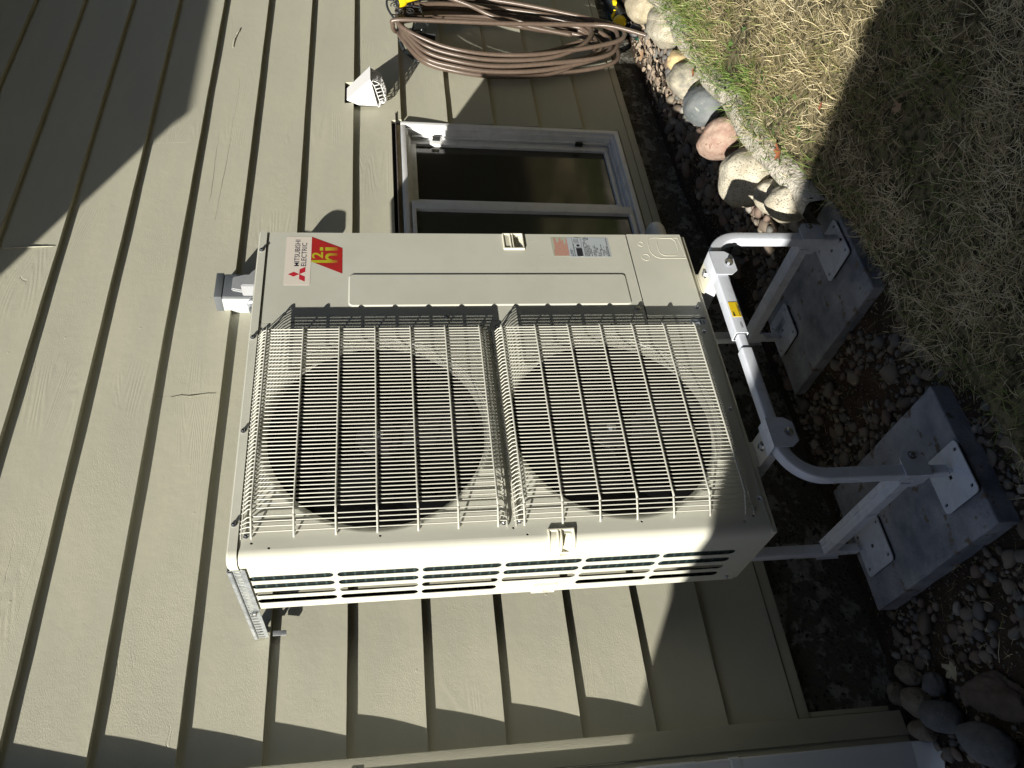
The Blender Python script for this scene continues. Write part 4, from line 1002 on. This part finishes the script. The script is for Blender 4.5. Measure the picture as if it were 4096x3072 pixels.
def rock(name, cx, cy, cz, sx, sy, sz, rot, m, label, seed, lump=.2, fine=.012, sub=5, tilt=(0, 0)):
    bm = rock_bm(seed, sub, lump, 1.0, fine)
    xs_ = [v.co.x for v in bm.verts]; ys_ = [v.co.y for v in bm.verts]; zs_ = [v.co.z for v in bm.verts]
    for v in bm.verts:
        v.co.x = ((v.co.x-min(xs_))/(max(xs_)-min(xs_))*2-1)*sx if 0 else v.co.x/max(max(xs_), -min(xs_))*sx
        v.co.y = v.co.y/max(max(ys_), -min(ys_))*sy; v.co.z = v.co.z/max(max(zs_), -min(zs_))*sz
    o = frombm(name, bm, m, None, smooth=True); o.location = (cx, cy, cz); o.rotation_euler = (tilt[0], tilt[1], rot)
    ROCKS.append((cx, cy, sx, sy, rot)); return tag(o, label, 'rock', 'rocks along the lawn edge' if name == 'border_rock' else 'stones at the house corner')
SP = dict(bump=.8, bscale=90, bdist=.003, rough=.85, spec=.25)
def stone(n, a, b, sp=None, ns=9, **k): 
    d = dict(SP); d.update(k); return mat(n, a, col2=b, nscale=ns, speck=sp, **d)
M_tan = stone('tan_sandstone', (.42, .37, .27), (.28, .24, .16), (.52, .49, .41), 13, sscale=90, bump2=.7, b2scale=15)
M_gran = stone('speckled_granite', (.46, .43, .35), (.33, .295, .22), (.13, .12, .10), 14, sscale=210, spos=.575, bump2=.8, b2scale=14)
M_yelst = stone('ochre_stone', (.52, .38, .17), (.44, .36, .24))
M_layer = stone('grey_tan_stone', (.42, .38, .29), (.22, .21, .18), None, 9, stretch=(1, 4, 4), bump2=.7, b2scale=9)
M_slate = stone('blue_grey_stone', (.115, .13, .135), (.17, .18, .18), (.26, .27, .24), 16, sscale=44, spos=.645)
M_pink = stone('pink_stone', (.26, .165, .13), (.36, .275, .22), (.22, .13, .10), 22, sscale=40, bscale=140)
M_gry = stone('plain_grey_stone', (.085, .088, .09), (.13, .13, .13), (.17, .17, .16), 18, sscale=130, spos=.66)
M_brn = stone('brown_slab_stone', (.075, .055, .043), (.11, .085, .068), None, 16, bump2=.8, b2scale=12)
M_bge = stone('dull_beige_stone', (.15, .13, .10), (.22, .195, .16), (.08, .07, .055), 18, sscale=60)
rock('border_rock', 3.050, 0.333, -0.357, 0.177, 0.088, 0.081, 0.40, M_tan, 'tan boulder at the top edge of the rock border, behind the green sprinkler', 1)
rock('border_rock', 2.630, 0.193, -0.357, 0.186, 0.092, 0.089, 0.36, M_gran, 'largest pale speckled boulder beside the yellow knob and green grass tuft', 2)
rock('border_rock', 2.372, 0.201, -0.372, 0.065, 0.047, 0.063, 0.20, M_yelst, 'small ochre yellow rock wedged in the border row', 3)
rock('border_rock', 2.215, 0.193, -0.367, 0.140, 0.084, 0.089, 0.32, M_layer, 'grey topped tan boulder between the ochre rock and the blue grey rock', 4)
rock('border_rock', 1.955, 0.133, -0.357, 0.128, 0.084, 0.092, 0.55, M_slate, 'round blue grey boulder with pale veins in the border row', 5, lump=.12)
rock('border_rock', 1.685, 0.093, -0.347, 0.069, 0.108, 0.092, -0.28, M_pink, 'pink brown oval boulder next to the blue grey one', 6, lump=.12)
rock('border_rock', 1.425, 0.058, -0.357, 0.116, 0.113, 0.096, 0.10, M_gran, 'big pale granite boulder crossed by the stand shadow', 7, lump=.16, fine=.02)
rock('border_rock', 1.275, 0.013, -0.397, 0.074, 0.067, 0.070, 0.30, M_gran, 'small pale granite rock between the two granite boulders', 17, lump=.16, fine=.02)
rock('border_rock', 1.155, -0.060, -0.387, 0.074, 0.071, 0.081, 0.50, M_gran, 'last pale granite boulder of the border near the stand leg', 8, lump=.16, fine=.02)
rock('corner_rock', -.400, .380, -.518, .078, .044, .048, 1.15, M_gry, 'smooth grey oval stone in front of the downspout end', 9, lump=.1)
rock('corner_rock', -.500, .235, -.515, .094, .048, .048, 1.05, M_gry, 'larger smooth grey oval stone at the lower corner beside the brown slab', 10, lump=.1)
rock('corner_rock', -.405, .165, -.552, .135, .065, .040, 1.15, M_brn, 'flat dark brown slab half buried in the gravel by the grey stones', 11, lump=.4, fine=.03)
rock('corner_rock', -.345, .455, -.520, .055, .040, .045, .8, M_bge, 'beige rounded stone touching the corner board foot', 12)
rock('corner_rock', -.300, .550, -.525, .036, .030, .035, .2, M_bge, 'small knobbly beige stone against the corner board', 13, lump=.35)
rock('corner_rock', -.262, .475, -.535, .050, .032, .035, .9, M_bge, 'brown beige stone beside the foundation at the gravel edge', 14)
rock('corner_rock', -.318, .370, -.530, .036, .033, .035, .4, M_gry, 'round dark stone between the beige and grey stones', 15)
rock('corner_rock', -.415, .480, -.520, .048, .030, .04, 1.2, M_bge, 'narrow tan stone in front of the corner board', 16)

# mortar band holding the border rocks
def band():
    V = []; F = []; n = 150; k = 10
    for i in range(n+1):
        x = 1.05+(3.9-1.05)*i/n; e = edge(x)
        for j in range(k+1):
            w = j/k; y = e-.025+(.105+.03*noise.noise(Vector((x*5, 0, 0))))*w
            z = float(np.interp(x, (1.05, 1.5, 3), (-.385, -.325, -.305)))+.008*sm(w*3)-.045*sm((w-.55)/.45)+.012*noise.noise(Vector((x*9, y*9, 5)))+.004*noise.noise(Vector((x*45, y*45, 5)))
            V.append((x, y, z if 0 < j < k else z-.05))
    for i in range(n):
        for j in range(k): a = i*(k+1)+j; F.append((a, a+k+1, a+k+2, a+1))
    return tag(pyd('mortar_band', V, F, M_mortar, None, smooth=True), kind='structure')
band()

# pebble scatter
pr = random.Random(21); cand = []
def ok(x, y, r):
    if inpaver(x, y, r*.7): return False
    if y < edge(x)+r*.6-(.02 if x < 1.0 else -.09) or y > .565-r: return False
    for cx, cy, sx, sy, rt in ROCKS:
        dx, dy = x-cx, y-cy; u = dx*math.cos(rt)+dy*math.sin(rt); v = -dx*math.sin(rt)+dy*math.cos(rt)
        if (u/(sx+r*.5))**2+(v/(sy+r*.5))**2 < 1: return False
    return True
cells = {}
for t in range(26000):
    x = pr.uniform(-.95, 3.3); dark = x > 1.15
    y = pr.uniform(edge(x)-.02, .56); r = min(.032, max(.0045, pr.lognormvariate(-4.28 if not dark else -3.9, .46)))
    if dark and y > .52+.02*pn(x, y, 5): continue
    if pn(x, y, 6.5, 3) < -.16: continue
    if .34 < x < .73 and pr.random() < .45: continue
    if not ok(x, y, r): continue
    kx, ky = int(x/.04), int(y/.04); bad = False
    for a in (-1, 0, 1):
        for b in (-1, 0, 1):
            for (px, py, q) in cells.get((kx+a, ky+b), ()):
                if (px-x)**2+(py-y)**2 < ((q+r)*.72)**2: bad = True
    if bad: continue
    cells.setdefault((kx, ky), []).append((x, y, r)); cand.append((x, y, r))
CP = Vector(CAMP)
cand.sort(key=lambda c: -c[2]/(Vector((c[0], c[1], -.55))-CP).length)
M3 = lambda: (pr.uniform(-.35, .35), pr.uniform(-.35, .35), pr.uniform(0, 6.28))
for x, y, r in cand[:300]:
    o = bpy.data.objects.new('pebble', PM[pr.randrange(10)]); COL.objects.link(o); o.parent = bed
    o.location = (x, y, gz(x, y)+r*.32); o.rotation_euler = M3(); s = r*1.0; o.scale = (s*pr.uniform(.95, 1.25), s, s*pr.uniform(.8, 1.1))
def joined(name, items, low, parent):
    src = []
    for s in range(6):
        bm = rock_bm(s+80, 1 if low else 2, .34, .68); src.append((np.array([v.co[:] for v in bm.verts]), np.array([[v.index for v in f.verts] for f in bm.faces]))); bm.free()
    V = []; F = []; b = 0; T = []
    for x, y, r in items:
        vs, fs = src[pr.randrange(6)]; M = (Matrix.Translation((x, y, gz(x, y)+r*.3)) @ Matrix.Rotation(pr.uniform(0, 6.28), 4, 'Z') @ Matrix.Rotation(pr.uniform(-.4, .4), 4, 'X') @ Matrix.Scale(r, 4))
        A = np.array(M)[:3]; V.append(vs @ A[:, :3].T+A[:, 3]); F.append(fs+b); b += len(vs); T += [pr.random()]*len(vs)
    V = np.concatenate(V); F = np.concatenate(F); me = bpy.data.meshes.new(name); me.from_pydata(V.tolist(), [], F.tolist()); me.update()
    at = me.attributes.new('tone', 'FLOAT', 'POINT'); at.data.foreach_set('value', np.array(T, dtype=np.float32)); me.materials.append(M_peb); me.shade_smooth()
    o = bpy.data.objects.new(name, me); COL.objects.link(o); o.parent = parent; return tag(o, kind='stuff')
joined('small_pebbles', cand[300:], False, bed)
grit = []
for _ in range(9000):
    x = pr.uniform(-.95, 3.2); y = pr.uniform(edge(x)-.06, .565)
    if inpaver(x, y): continue
    grit.append((x, y, pr.uniform(.0015, .0045)))
joined('grit', grit, True, bed)
# straws and twigs lying on the soil
tw = [(x, y, gz(x, y)+.012) for x, y in ((pr.uniform(-.7, 2.6), pr.uniform(-.3, .5)) for _ in range(1500)) if not inpaver(x, y) and y > edge(x)-.02]
grass('dead_straws', tw, .030, .0011, np.clip(rs.normal(.6, .2, len(tw)), .35, 1), .1, M_blade, rs)

# fallen leaves
def leaf(x, y, z, s, rot, m, label, lobes=5, curl=.35, seed=0):
    r = random.Random(seed); bm = bmesh.new(); c = bm.verts.new((0, 0, 0)); R = []; n = lobes*4
    for i in range(n):
        a = 2*PI*i/n; k = (1, .80, .58, .84)[i % 4]*r.uniform(.72, 1.15)
        R.append((bm.verts.new((.5*k*math.cos(a), .5*k*math.sin(a), .06*r.uniform(-1, 1))), bm.verts.new((k*math.cos(a), k*math.sin(a)*.85, curl*k*k*r.uniform(.3, 1)))))
    for i in range(n):
        A, B = R[i], R[(i+1) % n]; bm.faces.new((c, A[0], B[0])); bm.faces.new((A[0], A[1], B[1], B[0]))
    bmesh.ops.scale(bm, vec=(s, s, s), verts=list(bm.verts)); o = frombm('fallen_leaf', bm, m, None, angle=60)
    o.location = (x, y, z); o.rotation_euler = (r.uniform(-.2, .2), r.uniform(-.2, .2), rot); return tag(o, label, 'leaf', 'fallen leaves')
M_lo = mat('rust_leaf', (.34, .11, .045), .6, col2=(.22, .08, .04), nscale=40); M_lt = mat('tan_leaf', (.40, .26, .15), .65, col2=(.28, .18, .11), nscale=40); M_lp = mat('pale_leaf', (.34, .31, .22), .65, col2=(.24, .21, .15), nscale=40)
leaf(1.264, -.185, -.335, .034, .4, M_lo, 'curled rust brown leaf on the lawn beside the granite boulders', seed=1)
leaf(2.774, .435, -.335, .040, 1.0, M_lt, 'crisp orange tan leaf on the litter below the hose', seed=2)
leaf(1.161, -.438, -.335, .014, 2.0, M_lo, 'tiny orange leaf lying out on the dry lawn', seed=3)
leaf(2.006, .015, -.285, .024, .3, M_lo, 'brown leaf at the grass edge above the blue grey boulder', seed=4)
leaf(-.312, .252, -.515, .036, .8, M_lp, 'pale torn maple leaf on the gravel by the brown slab', seed=5)
leaf(.93, -.60, -.40, .022, .8, M_lt, 'dull brown leaf in the shaded lawn', seed=7)
lit = []
for _ in range(260):
    x = pr.gauss(2.72, .20); y = pr.gauss(.40, .05)
    if y < .30 or y > .55: continue
    lit.append((x, y, -.375+pr.uniform(0, .03)))
leafmesh('leaf_litter', lit, .026, mat('litter_leaf', (.44, .37, .29), .7, col2=(.26, .19, .13), nscale=25), rs)

# ------------------------------------------------------------------ oscillating sprinkler
sp = empty('lawn_sprinkler', (3.45, .60, -.37), label='dark green sprinkler bar with yellow ribbed knob lying against the boulders', cat='sprinkler')
A0 = Vector((3.75, .66, -.335)); A1 = Vector((3.12, .475, -.325)); dv = (A1-A0).normalized(); sd_ = Vector((-dv.y, dv.x, 0))
tube('spray_tube', [A0+sd_*-.035+Vector((0, 0, .0)), A1+sd_*-.045], .020, M_dgreen, sp, 16)
tube('body_bar', [A0+sd_*.02, A1+sd_*.01-dv*.05], .034, M_rubber, sp, 16)
for i in range(26):
    q = A0+dv*(.03+i*.017)+sd_*-.054+Vector((0, 0, .004)); lathe('nozzle', [(0, -.004), (.003, -.004), (.003, .002), (0, .002)], q, sd_, M_yel, sp, 8)
K = A1+Vector((.02, .0, .03)); kd = Vector((.25, -.6, .75)).normalized()
prof = []
lathe('knob', [(0, .014), (.026, .014), (.032, .010), (.034, 0), (.034, -.014), (.028, -.018), (0, -.018)], K, dv, M_yel, sp, 36)
bm = bmesh.new()
for i in range(24):
    a = 2*PI*i/24; u = dv.cross(Vector((0, 0, 1))).normalized(); v = dv.cross(u); d = u*math.cos(a)+v*math.sin(a)
    sweep(bm, [K+d*.0345+dv*-.013, K+d*.0345+dv*.009], tubeprof(.0016, 5))
frombm('knob_ribs', bm, M_yel, sp)
tube('clip', catmull([K+Vector((.05, -.01, .03)), K+Vector((.07, .02, .02)), K+Vector((.10, -.01, .01))], 4), .008, M_yel, sp, 10)
box('size_mark', 3.34, 3.375, .475, .495, -.318, -.300, M_yel, sp, .002)
lathe('end_wheel', [(0, .012), (.020, .012), (.030, .008), (.034, 0), (.034, -.012), (0, -.012)], Vector((2.965, .415, -.33)), (dv+Vector((0, -.3, .5))).normalized(), M_rubber, sp, 36)
tube('lower_tube', [A0+sd_*-.07+Vector((0, 0, -.03)), A1+sd_*-.03+dv*.16+Vector((0, 0, -.04))], .012, M_dgreen, sp, 12)
finish(sp)

# ------------------------------------------------------------------ neighbour's board fence (shades the lower part of the scene)
fe = empty('board_fence', (-2.5, -1.5, -.46), label='weathered cedar board fence at right angles to the house wall', cat='fence')
y = -7.0; i = 0
while y < 1.2:
    z1 = 1.4325-.084*y; z1 = min(z1, 1.9)
    box('board', -2.51, -2.492, y, y+.138, -.6, z1+0*i, M_fence, fe, .001); y += .141; i += 1
for yy_ in (-6.5, -4.5, -2.5, -.5, 1.1): box('post', -2.60, -2.512, yy_, yy_+.09, -.6, 1.45, M_fence, fe, .002)
for z in (0, 1.1): box('rail', -2.60, -2.5115, -7, 1.2, z-.045, z+.045, M_fence, fe, .002)
finish(fe)

# ------------------------------------------------------------------ unseen house added across the side yard to block sky light
nh = empty('sky_block_house', (0, -5.2, -.46), label='unseen two storey house added across the side yard to block sky light', cat='house')
box('wall', -12, 16, -9.5, -4.9, -.6, 5.2, M_fence, nh, 0)
for k in range(24): box('clapboard', -12, 16, -4.899, -4.885, -.2+.22*k, -.2+.22*k+.205, M_fence, nh, .001)
bm = bmesh.new(); prism(bm, [(-4.4, 5.0), (-7.2, 6.6), (-10, 5.0)], ((0, 0, 0), (0, 1, 0), (0, 0, 1), (1, 0, 0)), -12.4, 16.4); fixn(bm); frombm('roof', bm, M_roof, nh)
wv = frombm('window', framebars(1.5, 2.9, 1.0, 2.2, .05, -4.884, -4.86), M_vinyl, nh); box('pane', 1.55, 2.85, -4.883, -4.875, 1.05, 2.15, M_glass, wv, 0)
finish(nh)
